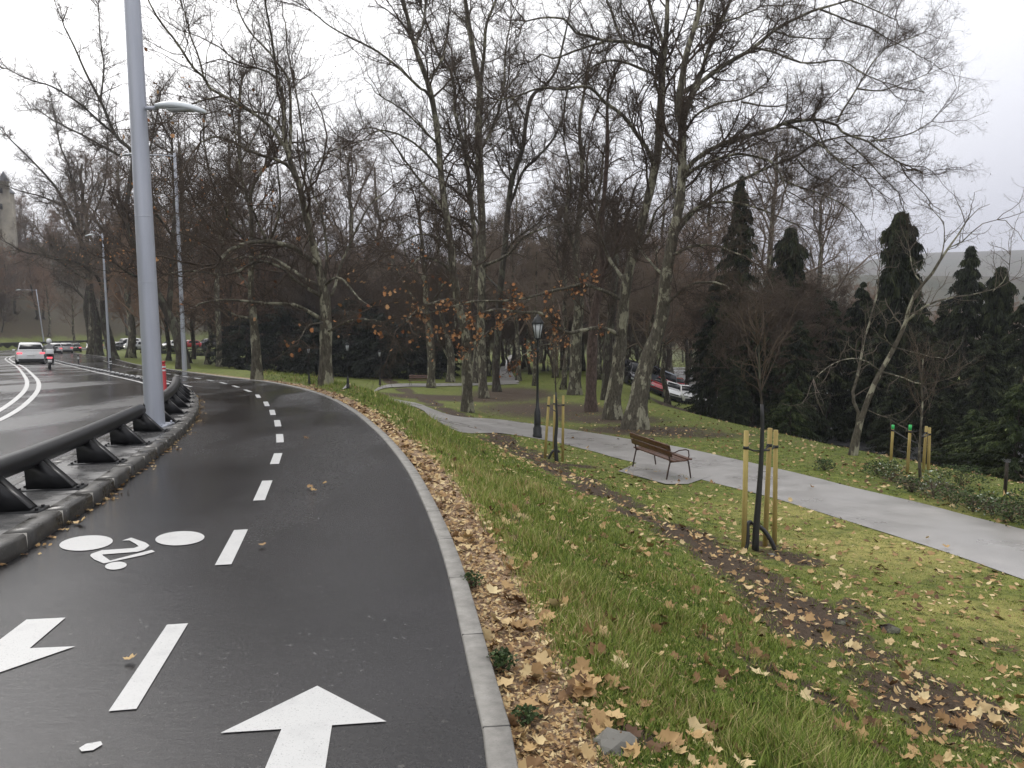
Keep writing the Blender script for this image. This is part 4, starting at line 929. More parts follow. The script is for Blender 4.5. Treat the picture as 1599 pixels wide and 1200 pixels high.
def hero(base, trunk, limbs, label, bark_='bark_plane', tw='twig', dY=0.0, dens=1.0, balls=260, leaves=0, name='plane_tree', cat='tree', grp=None, Y=None, lvl=LV, upf=.10, ls=1.4):
    """trunk: (px, py, width px) from the foot up; limbs: (points, w0, w1, depth change, leaves, bend)"""
    g = G(*base); Y = g.y; o3 = np.array(g); root = empty(name, g); tag(root, label, cat, grp)
    tb = MB(); mpp = Y / F; T = [(base[0], base[1], trunk[0][2])] + list(trunk)
    P = np.array([[*(at(x, y, Y) - o3), w_ * mpp / 2] for x, y, w_ in T]); P[0, 2] -= .15
    C = resample(P, .35); hgt_ = C[:, 2]; flare = 1 + .45 * np.exp(-np.clip(hgt_, 0, 9) / .30); C[:, 1] += np.clip(hgt_ / 6, 0, 1) * .25 * np.sin(hgt_ * .7)
    rad = C[:, 3] * flare * (1 + .05 * np.sin(hgt_ * 5))
    a = np.arange(20) / 20 * 2 * math.pi; V, Fq = tube_arrays(C[None, :, :3], rad[None], 20)
    V = V.reshape(len(C), 20, 3); lob = 1 + .07 * np.sin(a * 5 + 1)[None] * np.exp(-np.clip(hgt_, 0, 9) / .8)[:, None] + .025 * np.sin(a[None] * 3 + hgt_[:, None] * 2.3)
    V = C[:, None, :3] + (V - C[:, None, :3]) * lob[..., None]; tb.add(V.reshape(-1, 3), Fq)
    S0, D0, L0, R0 = [], [], [], []; cm = MB(); leafpos = []; tips = []
    def spawn(Cl, rl, dens_, up_, nleaf=0, tmin=.12, ls=ls):
        s_ = np.concatenate([[0], np.cumsum(np.linalg.norm(np.diff(Cl, axis=0), axis=1))]); n = max(3, int(s_[-1] / .40 * dens * dens_)); q_ = rng.uniform(tmin, 1, n) * s_[-1]
        p = np.stack([np.interp(q_, s_, Cl[:, k_]) for k_ in range(3)], 1); r = np.interp(q_, s_, rl); Tg = np.gradient(Cl, axis=0); tg = np.stack([np.interp(q_, s_, Tg[:, k_]) for k_ in range(3)], 1); tg /= np.linalg.norm(tg, axis=1, keepdims=True)
        rv = rng.normal(0, 1, (n, 3)); rv -= (rv * tg).sum(1, keepdims=True) * tg; rv /= np.linalg.norm(rv, axis=1, keepdims=True); rv[:, 2] += .25
        an = rng.uniform(.6, 1.2, n)[:, None]; d = tg * np.cos(an) + rv * np.sin(an)
        L = ls * np.clip(1.3 + 11 * r, 1.4, 4.2) * rng.uniform(.6, 1.15, n) * (1 - .25 * q_ / s_[-1]); rr_ = np.clip(r * .42, .009, .05)
        # the limb tip carries on as a few leaders
        p = np.vstack([p, np.repeat(Cl[-1:], 3, 0)]); te = Tg[-1] / np.linalg.norm(Tg[-1]); d = np.vstack([d, te + rng.normal(0, .3, (3, 3))]); L = np.concatenate([L, rng.uniform(1.2, 2.2, 3) * ls]); rr_ = np.concatenate([rr_, np.full(3, max(rl[-1] * .9, .01))])
        tl = []; grow_levels(p, d, L, rr_, lvl, up=up_, jit=.27, sides=3, mb_=cm, tips=tl, n0=6)
        tl = np.vstack(tl); tips.append(tl)
        if nleaf: leafpos.append(tl[rng.integers(0, len(tl), nleaf)])
    for lm in limbs:
        pts, w0, w1, dz = lm[:4]; nl = lm[4] if len(lm) > 4 else 0; up_ = lm[5] if len(lm) > 5 else upf
        n = len(pts); Q = np.array([at(x, y, Y + dz * (i / (n - 1)) ** 1.2) - o3 for i, (x, y) in enumerate(pts)])
        kk = np.linalg.norm(C[:, :3] - Q[0], axis=1).argmin()
        if np.linalg.norm(C[kk, :3] - Q[0]) < .9: Q[0] = C[kk, :3]
        Cl = resample(Q, .3); m_ = len(Cl); wv = np.cumsum(rng.normal(0, .035, (m_, 3)), axis=0); wv -= wv[0]; Cl = Cl + wv * np.linspace(0, 1, m_)[:, None] ** .5 * .5
        rl = np.linspace(w0, w1, m_) * mpp / 2 * (1 + .06 * np.sin(np.arange(m_) * 1.9)); rl = np.maximum(rl, .008)
        tb.tube(Cl, rl, 10); spawn(Cl, rl, 1.0, up_, nl, ls=lm[6] if len(lm) > 6 else ls)
    k_ = C[:, 2] > C[:, 2].max() * .45
    if k_.sum() > 4: spawn(C[k_, :3], rad[k_], .45, upf, leaves)
    tb.build('trunk', M[bark_], root, smooth=True); 
    TT = np.vstack(tips)
    if balls: seedballs(cm, TT[rng.integers(0, len(TT), balls)])
    cr = cm.build('crown', M[tw], root)
    if balls:
        pass
    if leafpos:
        LP = np.vstack(leafpos); lb = MB(); leaves_mb(lb, LP - [0, 0, .06], .125, 1.0); lb.build('dead_leaves', M['deadleaf'], root)
    return root

hero((510, 601), [(509, 560, 19), (508, 490, 18), (505, 455, 15), (500, 430, 13), (490, 385, 11), (480, 340, 10), (472, 294, 9), (464, 275, 8.5), (456, 250, 8), (450, 228, 7), (447, 200, 6), (445, 175, 5.5), (442, 150, 5), (436, 130, 4), (425, 115, 3.5), (400, 105, 3)],
 [([(456, 250), (455, 225), (456, 188), (456, 150), (452, 122), (438, 100), (419, 75), (400, 59), (381, 31), (369, 0)], 5, 2.2, 2),
  ([(438, 100), (425, 62), (419, 25), (416, 0), (418, -40)], 3.5, 2, -2),
  ([(464, 275), (450, 240), (435, 215), (415, 193), (394, 178), (369, 163), (350, 150), (331, 144), (319, 125), (300, 109), (284, 81), (263, 50), (241, 19), (228, -10)], 6, 2, -3),
  ([(319, 125), (313, 94), (303, 63), (291, 25), (280, -5)], 3, 1.8, 2), ([(350, 150), (325, 155), (290, 165), (262, 185)], 3, 1.6, -2, 30, .03),
  ([(447, 213), (435, 191), (419, 178), (391, 172), (370, 166)], 4.5, 2.5, 3),
  ([(460, 269), (441, 253), (403, 241), (372, 228), (347, 217), (325, 216), (306, 224)], 5, 2.2, -4),
  ([(498, 419), (481, 403), (456, 388), (419, 380), (388, 383), (363, 391), (344, 406), (334, 422)], 8, 3.5, -4, 0, .08),
  ([(500, 456), (481, 438), (450, 419), (419, 403), (375, 405), (345, 415)], 6, 2.5, 4, 0, .05),
  ([(496, 475), (466, 441), (438, 417), (403, 408), (375, 420), (344, 428), (294, 422), (253, 428)], 5.5, 2, -3, 14, .05, .7),
  ([(503, 497), (475, 484), (456, 477), (419, 475), (388, 470), (356, 469), (319, 474), (303, 480)], 6, 2.2, -3, 8, .06, .6),
  ([(514, 470), (522, 455), (531, 419), (544, 388), (560, 350), (575, 322), (603, 300), (614, 288)], 5, 2, 3),
  ([(508, 452), (522, 436), (538, 441), (550, 456), (563, 470), (585, 485)], 4, 1.8, -3, 22, .02, .7),
  ([(508, 440), (512, 403), (510, 362), (502, 319), (494, 300), (491, 275), (503, 253), (522, 235), (541, 231)], 4.5, 2, 2),
  ([(510, 520), (540, 505), (570, 500), (600, 510)], 4, 1.6, -3, 16, .02, .6), ([(505, 500), (480, 510), (465, 530)], 3, 1.5, -2, 8, .04, .5),
  ([(490, 300), (478, 250), (470, 190), (462, 120), (455, 60), (450, 0)], 3.5, 1.8, 5), ([(419, 380), (400, 340), (385, 300)], 4, 2, -2), ([(388, 383), (365, 350), (350, 320)], 3.5, 2, -4)],
 'broad bare plane tree by the lane curve with long low limbs reaching left', tw='twig', dens=.95, balls=500)
hero((402, 594), [(401, 560, 15), (397, 520, 13), (393, 480, 11), (391, 440, 9), (393, 400, 7), (396, 350, 6), (395, 310, 5), (402, 285, 4.5), (416, 264, 4)],
 [([(391, 498), (375, 495), (362, 492), (350, 485)], 3.5, 1.5, -1), ([(392, 460), (375, 430), (355, 400), (340, 360), (335, 320)], 5, 2, 3, 30), ([(394, 420), (410, 390), (430, 350), (436, 300), (432, 250)], 5, 2, -3, 30), ([(395, 330), (380, 280), (375, 230), (368, 180)], 4, 2, 0)],
 'slender pale-barked tree beside the kerb, left of the broad plane', balls=120, dens=.8)
hero((343, 573), [(342, 540, 8.5), (341, 480, 8), (340, 420, 7.5), (345, 370, 7), (356, 328, 6.5), (363, 306, 6), (372, 260, 5.5), (375, 194, 4.5), (377, 130, 3)],
 [([(360, 316), (345, 290), (325, 260), (318, 210), (322, 160)], 4, 1.6, 2), ([(372, 260), (390, 230), (410, 190)], 3, 1.4, -2), ([(345, 370), (320, 350), (290, 340), (265, 345)], 4, 1.6, -3, 70, .05), ([(341, 400), (310, 380), (280, 385), (250, 400)], 4, 1.6, -4, 80, .03), ([(343, 380), (370, 360), (395, 345)], 3, 1.4, 2, 60)],
 'tall pale forked tree on the lawn right of the leaning tree', tw='twig_grey', balls=0, dens=.8)
hero((287, 577), [(283, 550, 17), (275, 520, 15), (264, 495, 14), (252, 470, 12), (240, 445, 11), (228, 420, 9), (215, 390, 8), (200, 350, 6)],
 [([(264, 495), (266, 460), (268, 420), (270, 370), (276, 320), (272, 270), (270, 220)], 9, 3, 3, 50), ([(240, 445), (225, 435), (205, 430), (180, 415)], 5, 2, -3, 60), ([(268, 420), (285, 390), (305, 360), (318, 330)], 5, 2, -3, 60), ([(228, 420), (235, 380), (240, 330), (238, 290)], 5, 2, 2, 40), ([(270, 370), (250, 340), (235, 310)], 4, 2, -4, 50)],
 'dark leaning tree at the lawn edge touching the second grey lamp column', 'bark_dark', balls=0, dens=.9)
hero((178, 562), [(170, 530, 14), (163, 500, 12), (165, 460, 10), (175, 400, 9), (190, 350, 8), (203, 300, 7), (205, 240, 6), (180, 212, 5), (160, 160, 4), (130, 105, 3), (100, 42, 2)],
 [([(190, 245), (140, 217), (107, 200), (60, 172)], 4, 1.5, 3), ([(180, 212), (150, 185), (125, 162), (82, 135), (50, 125), (15, 107)], 4, 1.5, -2), ([(160, 160), (163, 110), (160, 60), (158, 10)], 3, 1.3, 2), ([(165, 460), (150, 430), (120, 410), (85, 405)], 5, 2, -3, 50), ([(203, 300), (225, 260), (240, 200), (250, 140)], 4, 2, 3), ([(175, 400), (205, 385), (235, 400)], 4, 2, -3, 100), ([(165, 440), (190, 420), (220, 440)], 3, 1.5, -5, 80)],
 'tall tree left of the thick lamp column with thin limbs fanning to the upper left', 'bark_dark', 'twig_grey', balls=0, dens=1.0)
hero((155, 556), [(153, 530, 12), (150, 490, 10), (140, 440, 9), (126, 374, 7), (105, 326, 5), (90, 299, 4), (69, 272, 3), (45, 245, 2.5), (18, 218, 2)],
 [([(126, 374), (118, 310), (108, 260), (93, 218), (85, 160)], 4, 1.5, 3), ([(140, 440), (110, 420), (80, 400), (40, 395), (10, 380)], 5, 1.6, -2, 60), ([(105, 326), (70, 310), (35, 300), (5, 290)], 3, 1.4, 2), ([(126, 374), (150, 330), (165, 280), (168, 220)], 4, 1.6, -2, 40)],
 'dark tree by the road bend with limbs sweeping up towards the stone tower', 'bark_dark', 'twig_grey', balls=0, dens=1.0)
hero((143, 552), [(140, 520, 9), (136, 480, 8), (138, 440, 7), (130, 390, 6), (128, 340, 4)], [([(136, 470), (115, 450), (95, 440)], 4, 2, 2), ([(138, 430), (155, 400), (165, 360)], 4, 2, -2, 40)], 'dark crooked trunk nearest the queue of cars at the road bend', 'bark_dark', balls=0, dens=.9)
# central group
hero((731, 644), [(730, 600, 17), (729, 560, 16), (728, 519, 15), (717, 480, 13), (709, 430, 12), (706, 394, 11), (697, 331, 10), (688, 266, 9.5), (684, 219, 9), (678, 172, 8.5), (667, 125, 8), (650, 78, 7), (638, 31, 6), (628, -10, 5)],
 [([(728, 519), (738, 441), (742, 380), (734, 281), (725, 219), (713, 175), (705, 110), (688, 90), (670, 40), (655, 0)], 9, 3, 3), ([(674, 160), (665, 143), (656, 138), (634, 116), (600, 84), (560, 60), (520, 40), (490, 15)], 4.5, 1.6, -3),
  ([(684, 219), (660, 200), (630, 170), (600, 150)], 4, 1.6, -3), ([(697, 331), (670, 300), (640, 260), (600, 205), (570, 200)], 4.5, 1.8, 2), ([(688, 266), (660, 235), (630, 215), (595, 205), (560, 225)], 4, 1.6, -4), ([(650, 78), (660, 40), (668, -5)], 5, 3, 3),
  ([(706, 394), (680, 370), (650, 365), (620, 380)], 4, 1.8, -4), ([(709, 430), (690, 410), (660, 400), (640, 415)], 4, 1.5, -4, 30, 0), ([(667, 125), (690, 95), (700, 50), (708, 0)], 4, 2, 3), ([(715, 470), (690, 470), (660, 480), (640, 500)], 4, 1.5, -5, 60, -.03)],
 'tall twin-stemmed plane trunk with pale patches, leftmost of the central avenue', balls=500)
hero((757, 622), [(754, 590, 14), (752, 519, 13), (753, 456, 12), (753, 363, 12), (751, 300, 11.5), (748, 203, 11), (750, 141, 10), (741, 94, 8.5), (734, 47, 7), (726, -5, 6)],
 [([(750, 141), (753, 110), (757, 78), (760, 40), (775, 0)], 6, 3.5, -2), ([(748, 281), (730, 250), (725, 200), (720, 150), (705, 110)], 4.5, 2, 3), ([(752, 360), (735, 320), (730, 260)], 4, 2, -2), ([(749, 240), (770, 200), (785, 150), (790, 90), (800, 30)], 5, 2, 2), ([(753, 420), (790, 400), (820, 370), (855, 355)], 5, 2, -3), ([(748, 180), (725, 150), (712, 120)], 3, 1.5, -3)],
 'straight pale grey plane stem rising clean to the top of the photo', tw='twig_grey', balls=300)
hero((777, 612), [(775, 580, 12), (778, 520, 11), (782, 450, 10), (788, 394, 9), (794, 328, 8.5), (800, 281, 8), (816, 235, 7), (822, 188, 6), (831, 150, 5.5), (850, 134, 4.5), (869, 109, 4), (881, 63, 3), (890, 20, 2)],
 [([(794, 328), (803, 305), (819, 266), (856, 228), (881, 184), (890, 140), (913, 110)], 5, 2, 3), ([(788, 394), (810, 370), (840, 350), (860, 330)], 4, 1.6, -3), ([(782, 450), (760, 430), (745, 400)], 4, 1.6, 3), ([(816, 235), (800, 200), (790, 160), (795, 110)], 4, 1.8, -2), ([(800, 281), (780, 260), (765, 220)], 4, 1.6, 2)],
 'dark vase-shaped tree right of the straight pale stem', 'bark_dark', balls=250)
hero((674, 606), [(674, 570, 12), (672, 530, 12), (668, 490, 10), (665, 440, 8), (660, 390, 6), (655, 340, 4)], [([(668, 500), (650, 470), (630, 440), (615, 400)], 4, 1.6, 2), ([(668, 480), (690, 450), (700, 400)], 4, 1.6, -2), ([(665, 440), (640, 410), (625, 370)], 3, 1.4, -2)], 'thin brown trunk standing at the upper path right of the far bench', balls=0, dens=.8)
hero((704, 597), [(705, 570, 12), (702, 540, 11), (697, 520, 7), (690, 490, 6), (688, 440, 5)], [([(704, 565), (693, 545), (685, 530), (675, 500)], 4, 1.5, -1), ([(703, 545), (712, 500), (716, 450), (722, 400)], 5, 2, 2)], 'low forked trunk behind the upper path', balls=0, dens=.8)
hero((898, 617), [(899, 580, 19), (900, 540, 18), (903, 500, 16), (905, 450, 13), (900, 400, 11), (905, 340, 8), (910, 270, 7), (905, 200, 5), (915, 130, 4)], [([(903, 480), (880, 440), (870, 400), (872, 350)], 6, 2, 2), ([(900, 400), (885, 340), (890, 280), (880, 220)], 6, 2, -2), ([(905, 340), (935, 300), (945, 240), (960, 190)], 5, 2, 2), ([(905, 450), (930, 400), (950, 360)], 5, 2, 3)], 'mossy greenish plane trunk left of the reddish one', balls=200)
hero((923, 643), [(924, 600, 17), (925, 560, 16.5), (927, 520, 15), (930, 480, 13), (940, 430, 11), (938, 370, 9), (945, 300, 7), (950, 230, 6), (948, 160, 4)], [([(930, 470), (945, 420), (965, 380), (985, 330)], 6, 2, -2), ([(938, 370), (920, 320), (915, 250), (925, 180)], 5, 2, 3), ([(927, 500), (915, 470), (905, 430)], 5, 2, 2)], 'reddish brown rough trunk in the right-hand avenue', 'bark_red', balls=0)
hero((948, 625), [(948, 590, 15), (950, 545, 14), (955, 500, 12), (960, 440, 10), (962, 380, 8)], [([(955, 480), (975, 440), (990, 400)], 5, 2, 2), ([(960, 420), (945, 380), (950, 330)], 5, 2, 2)], 'very dark trunk between the reddish trunk and the mottled plane', 'bark_dark', balls=0)
hero((957, 655), [(958, 625, 25), (964, 590, 22), (968, 555, 20), (972, 519, 18), (976, 456, 16), (985, 410, 14), (1003, 344, 13), (1018, 290, 12.5), (1028, 245, 12), (1031, 219, 13), (1034, 160, 12), (1035, 110, 9), (1039, 60, 7.5), (1041, -5, 6)],
 [([(1026, 255), (1012, 235), (997, 213), (975, 184), (944, 163), (930, 148), (913, 140), (881, 145), (850, 144), (825, 152), (803, 163), (780, 168)], 7, 2, -3),
  ([(1032, 128), (1020, 115), (1006, 109), (975, 97), (944, 95), (913, 113), (900, 125), (881, 134)], 5, 2.2, 3),
  ([(1032, 103), (1028, 84), (991, 69), (944, 66), (920, 60), (897, 53), (885, 38), (875, 31), (850, 28), (820, 33)], 6, 2, -3), ([(944, 66), (920, 72), (895, 80), (869, 88), (850, 82), (834, 94)], 4, 1.6, 2),
  ([(1035, 100), (1036, 69), (1028, 45), (1019, 25), (1010, -5)], 6, 4, 2), ([(985, 80), (970, 60), (959, 31), (947, -5)], 4, 3, 2), ([(991, 69), (985, 40), (970, 20), (968, -5)], 3, 2, -1),
  ([(980, 440), (950, 400), (935, 350), (930, 300), (915, 250)], 6, 2, 3), ([(976, 470), (945, 455), (913, 445), (881, 450), (831, 463), (790, 470), (745, 470), (700, 480), (665, 492)], 6, 1.6, -2.5, 230, -.03, .5),
  ([(970, 525), (950, 515), (931, 512), (905, 517), (885, 519), (850, 490), (820, 487), (781, 481), (750, 488), (720, 510)], 7, 1.6, -3, 260, -.04, .5), ([(831, 463), (800, 495), (760, 520), (735, 540)], 2.5, 1.3, -1.5, 70, -.04, .4), ([(885, 519), (865, 535), (840, 540), (810, 560)], 2.5, 1.3, -1, 70, -.05, .4),
  ([(990, 400), (1010, 370), (1025, 330), (1050, 300)], 5, 2, -3)],
 'mottled plane trunk left of the big leaning one, its low boughs holding orange leaves', balls=600)
hero((992, 670), [(994, 650, 34), (999, 620, 30), (1003, 597, 27), (1010, 570, 25), (1019, 545, 23), (1030, 515, 21), (1036, 485, 20), (1038, 450, 19), (1040, 425, 18), (1046, 390, 17), (1053, 350, 15), (1060, 319, 14), (1066, 263, 13), (1068, 206, 12), (1063, 161, 11), (1068, 120, 10), (1073, 85, 9), (1083, 49, 8), (1098, -5, 7)],
 [([(1062, 300), (1075, 262), (1101, 240), (1143, 221), (1180, 212), (1206, 204), (1225, 195), (1270, 184), (1308, 191), (1323, 206), (1360, 221), (1383, 240), (1413, 259)], 8, 2, -2),
  ([(1308, 191), (1315, 176), (1338, 139), (1360, 101), (1386, 75)], 3.5, 1.5, 2), ([(1360, 221), (1395, 215), (1430, 205), (1455, 190)], 2.8, 1.2, -1), ([(1338, 139), (1375, 140), (1410, 125), (1445, 110)], 2.5, 1.2, 1),
  ([(1066, 190), (1078, 160), (1094, 131), (1124, 109), (1150, 94), (1180, 75), (1210, 49), (1244, 30), (1281, 15), (1326, 0), (1370, -12)], 8.5, 2.2, 2),
  ([(1180, 75), (1210, 83), (1255, 101), (1311, 98), (1338, 116), (1375, 135)], 3.5, 1.5, -2), ([(1281, 15), (1320, 30), (1360, 45), (1400, 70), (1440, 95)], 3, 1.3, 2), ([(1210, 49), (1250, 60), (1290, 62)], 3, 1.4, 3), ([(1326, 0), (1365, 15), (1400, 30)], 2.5, 1.2, -2),
  ([(1072, 150), (1086, 131), (1101, 94), (1113, 56), (1131, 19), (1142, -10)], 8, 4, 3), ([(1113, 56), (1150, 30), (1190, 10)], 3, 1.5, -3),
  ([(1064, 285), (1071, 274), (1094, 259), (1143, 244), (1169, 246), (1203, 255), (1218, 278), (1225, 300)], 5.5, 2, -3, 0, .02), ([(1050, 370), (1085, 330), (1125, 300), (1169, 278), (1210, 259), (1244, 248), (1270, 229), (1319, 218), (1360, 221)], 6.5, 2, 3, 0, .04),
  ([(1050, 360), (1086, 326), (1124, 315), (1161, 319), (1206, 334), (1240, 350)], 5, 1.6, -3, 0, -.03), ([(1218, 278), (1245, 290), (1280, 300), (1320, 320), (1345, 345)], 3, 1.3, 1, 0, -.04), ([(1270, 184), (1290, 230), (1320, 260), (1350, 280)], 3, 1.3, -2, 0, -.03), ([(1319, 218), (1350, 245), (1380, 275), (1405, 300)], 2.8, 1.2, 1, 0, -.03),
  ([(1225, 195), (1260, 210), (1300, 245), (1330, 265)], 3, 1.4, -4, 0, -.02), ([(1068, 206), (1090, 180), (1120, 165), (1160, 160), (1200, 140)], 4, 1.6, -4), ([(1160, 160), (1210, 165), (1255, 150)], 3, 1.4, 1), ([(1244, 248), (1270, 275), (1310, 290)], 3, 1.4, 3, 0, -.04), ([(1386, 75), (1415, 60), (1440, 50)], 2, 1.1, 1), ([(1413, 259), (1440, 262), (1455, 270)], 2, 1, 0, 0, -.04),
  ([(1046, 400), (1080, 385), (1120, 385), (1160, 400)], 5, 1.6, -4, 0, -.03), ([(1037, 480), (1070, 450), (1110, 440), (1150, 460)], 5, 1.5, -4, 0, -.04), ([(1060, 319), (1045, 280), (1048, 230)], 5, 2, 3), ([(1040, 430), (1010, 400), (995, 370)], 5, 2, 4)],
 'largest plane tree, thick leaning trunk behind the bench with a wide crown to the right', balls=1500, dens=1.45, ls=1.05)
# small bare leaning tree on the right
hero((1331, 711), [(1337, 685, 11), (1344, 661, 9.5), (1359, 621, 8), (1375, 586, 7.5), (1397, 549, 6.5), (1416, 508, 6), (1425, 471, 5), (1438, 449, 4.5), (1459, 421, 4.5), (1469, 399, 3.5), (1484, 378, 2.6), (1500, 350, 1.8)],
 [([(1422, 499), (1435, 484), (1447, 477), (1475, 468), (1522, 461), (1550, 456)], 4, 1.3, 0), ([(1336, 690), (1341, 646), (1331, 624), (1338, 596), (1347, 555), (1353, 524), (1366, 474), (1372, 427)], 6, 1.6, 1), ([(1353, 531), (1380, 525), (1395, 495), (1412, 498)], 2, 1.2, -1),
  ([(1469, 399), (1475, 370), (1470, 340), (1455, 320)], 2, 1, 1), ([(1484, 383), (1510, 375), (1530, 355), (1560, 345)], 2, 1, -1), ([(1438, 449), (1425, 420), (1420, 395)], 2.4, 1.1, 1), ([(1381, 583), (1410, 590), (1440, 600), (1480, 590)], 2.6, 1.1, -1.5), ([(1375, 590), (1345, 560), (1310, 565), (1280, 590)], 2.4, 1.1, -1.5), ([(1397, 549), (1440, 555), (1480, 565)], 2.4, 1.1, 1), ([(1360, 640), (1390, 655), (1400, 662)], 1.6, .9, -.5), ([(1550, 456), (1575, 430), (1580, 400)], 1.6, .9, 0)],
 'small grey leaning tree with sparse bare limbs beyond the path on the right', 'bark_plane', 'twig_grey', name='bare_tree', balls=0, dens=1.2, ls=.6, lvl=[(4, .5, .25, .55, 4), (3, .55, .3, .7, 3)])

# ------------------------------------------------------------------ generic bare trees for the wood
def generic(seed, hgt, tw, bark_, crown_r=.36, n1=20, lvl=None, leaves=0, r0=.28):
    global rng
    sv_ = rng; rng = np.random.default_rng(seed)
    z = np.linspace(0, hgt * .86, 16); C = np.column_stack([np.cumsum(rng.normal(0, .10, 16)), np.cumsum(rng.normal(0, .10, 16)), z]); C[:, :2] -= C[0, :2]; r = r0 * (1 - z / hgt) ** .8 + .02; r[0] *= 1.5
    tb = MB().tube(C, r, 10); cm = MB(); t = rng.uniform(.28, 1, n1); t.sort(); p = np.stack([np.interp(t, np.linspace(0, 1, 16), C[:, k_]) for k_ in range(3)], 1); a = np.arange(n1) * 2.4 + rng.uniform(0, .6, n1); e_ = rng.uniform(.5, 1.0, n1)
    d = np.stack([np.cos(a) * np.cos(e_), np.sin(a) * np.cos(e_), np.sin(e_)], 1); L = hgt * crown_r * (1.25 - .75 * t) * rng.uniform(.8, 1.15, n1); rr_ = np.interp(t, np.linspace(0, 1, 16), r) * .5
    tl = []; lm = MB(); grow_levels(p, d, L, rr_, [], up=.10, jit=.16, sides=4, mb_=lm, n0=8)
    grow_levels(p, d, L, rr_, lvl or [(10, .48, .15, .5, 5), (7, .5, .2, .55, 4), (5, .55, .2, .7, 3), (3, .6, .2, .8, 3)], up=.09, jit=.15, sides=3, mb_=cm, tips=tl, n0=8, cut=.005)
    me = (tb.mesh('trunk', M[bark_], True), cm.mesh('crown', M[tw])); lf = None
    if leaves:
        tl = np.vstack(tl); lb = MB(); leaves_mb(lb, tl[rng.integers(0, len(tl), leaves)], .16, 1.0); lf = lb.mesh('dead_leaves', M['deadleaf'])
    rng = sv_; return (*me, lf)
GEN = [generic(11, 17, 'twig_far', 'bark_plane'), generic(12, 19, 'twig_far', 'bark_plane', .34, 16), generic(13, 15, 'twig_wood', 'bark_dark', .40), generic(14, 18, 'twig_wood', 'bark_plane', .34, 20), generic(15, 14, 'twig_wood', 'bark_dark', .42, leaves=350),
       generic(16, 8, 'twig_brown', 'bark_dark', .55, 22, r0=.12), generic(17, 20, 'twig_far', 'bark_plane', .26, 16)]
LAB = {'tall': ('tall bare tree standing just behind the dark evergreens and the avenue', 'tall trees behind the evergreens'), 'wood': ('bare tree in the brown wood behind the lawn and the avenue', 'trees of the wood behind the park'), 'slope': ('bare tree on the wooded slope left of the road', 'trees on the wooded slope'),
       'left': ('bare tree lining the lawn beside the road bend', 'trees beside the road bend'), 'valley': ('bare brown tree in the valley beyond the car park', 'trees of the valley'), 'scrub': ('low brown twiggy tree among the dark conifers and the wood edge', 'low twiggy trees'), 'avenue': ('bare plane tree along the far park avenue', 'trees of the far avenue')}
def gtree(x, y, k_, key, s=1.0, rz=None, sink=.1):
    root = empty('bare_tree', (x, y, h(x, y) - sink), rz if rz is not None else random.uniform(0, 6.28)); lb, gr = LAB[key]; tag(root, lb, 'tree', gr); root.scale = (s * random.uniform(.92, 1.1), s * random.uniform(.92, 1.1), s)
    for nm, me in zip(('trunk', 'crown', 'dead_leaves'), GEN[k_]):
        if me is not None: link(bpy.data.objects.new(nm, me), root)
    return root
rnd = random.Random(21)
def px_x(px, Y): return (px - 800) / F * Y
for i in range(64):                                            # wood behind the lawn and avenue
    px = 330 + 800 * (i + .5) / 64 + rnd.uniform(-12, 12); Y = rnd.choice([88, 100, 112, 128, 145, 165]) + rnd.uniform(-6, 6); gtree(px_x(px, Y), Y, rnd.choice([0, 2, 3, 3, 4, 2]), 'wood', rnd.uniform(.8, 1.05))
for i in range(44):
    px = 340 + 700 * (i + .5) / 44 + rnd.uniform(-10, 10); Y = rnd.uniform(76, 100); gtree(px_x(px, Y), Y, 5, 'scrub', rnd.uniform(.9, 1.25))
for i in range(64):                                            # slope left of the road
    px = -60 + 390 * (i + .5) / 64; Y = rnd.uniform(70, 170)
    x = px_x(px, Y); z, dd, ll, ee = H(np.array([x]), np.array([Y]), True)
    if ll[0] < 2.5: Y += 70; x = px_x(px, Y); z, dd, ll, ee = H(np.array([x]), np.array([Y]), True)
    if ll[0] > 2.5: gtree(x, Y, rnd.choice([0, 2, 3, 0, 5]), 'slope', rnd.uniform(.75, 1.0))
for i in range(14):
    Y = 175 + rnd.uniform(0, 40); px = 60 + i * 22; x = px_x(px, Y); gtree(x, Y + 40, rnd.choice([0, 2, 3]), 'slope', rnd.uniform(.7, .95))
for i in range(9):
    px = 110 + 600 * (i + .5) / 9 + rnd.uniform(-12, 12); Y = rnd.uniform(84, 104); gtree(px_x(px, Y), Y, rnd.choice([1, 0, 6, 1]), 'tall', rnd.uniform(1.3, 1.65))
for i in range(7):
    px = 760 + 560 * (i + .5) / 7 + rnd.uniform(-12, 12); Y = rnd.uniform(70, 100); gtree(px_x(px, Y), Y, rnd.choice([1, 0, 6, 1]), 'tall', rnd.uniform(1.15, 1.45))
for px, Y, k_, s in [(118, 128, 1, .8), (232, 70, 2, .85), (262, 88, 4, .9), (205, 96, 4, .9), (222, 120, 0, .9), (300, 100, 2, .85), (322, 84, 3, .8), (250, 130, 3, .85), (305, 130, 0, .9)]: gtree(px_x(px, Y), Y, k_, 'left', s)
for px, Y, k_, s in [(810, 70, 6, .8), (820, 100, 1, .8), (770, 92, 1, .85), (762, 78, 6, .9), (836, 62, 1, .65), (880, 56, 1, .7), (868, 75, 6, .85), (842, 120, 1, .9), (900, 95, 0, .9), (935, 72, 1, .9), (964, 88, 1, .9), (742, 66, 6, .9), (960, 60, 6, .8), (1010, 52, 0, .7), (1045, 60, 3, .75)]: gtree(px_x(px, Y), Y, k_, 'avenue', s)
for i in range(44):
    Y = rnd.uniform(95, 240); px = 1060 + 620 * (i + .5) / 44; gtree(px_x(px, Y), Y, rnd.choice([2, 3, 5, 3]), 'valley', rnd.uniform(.6, .95) * (.85 if px > 1400 else 1))
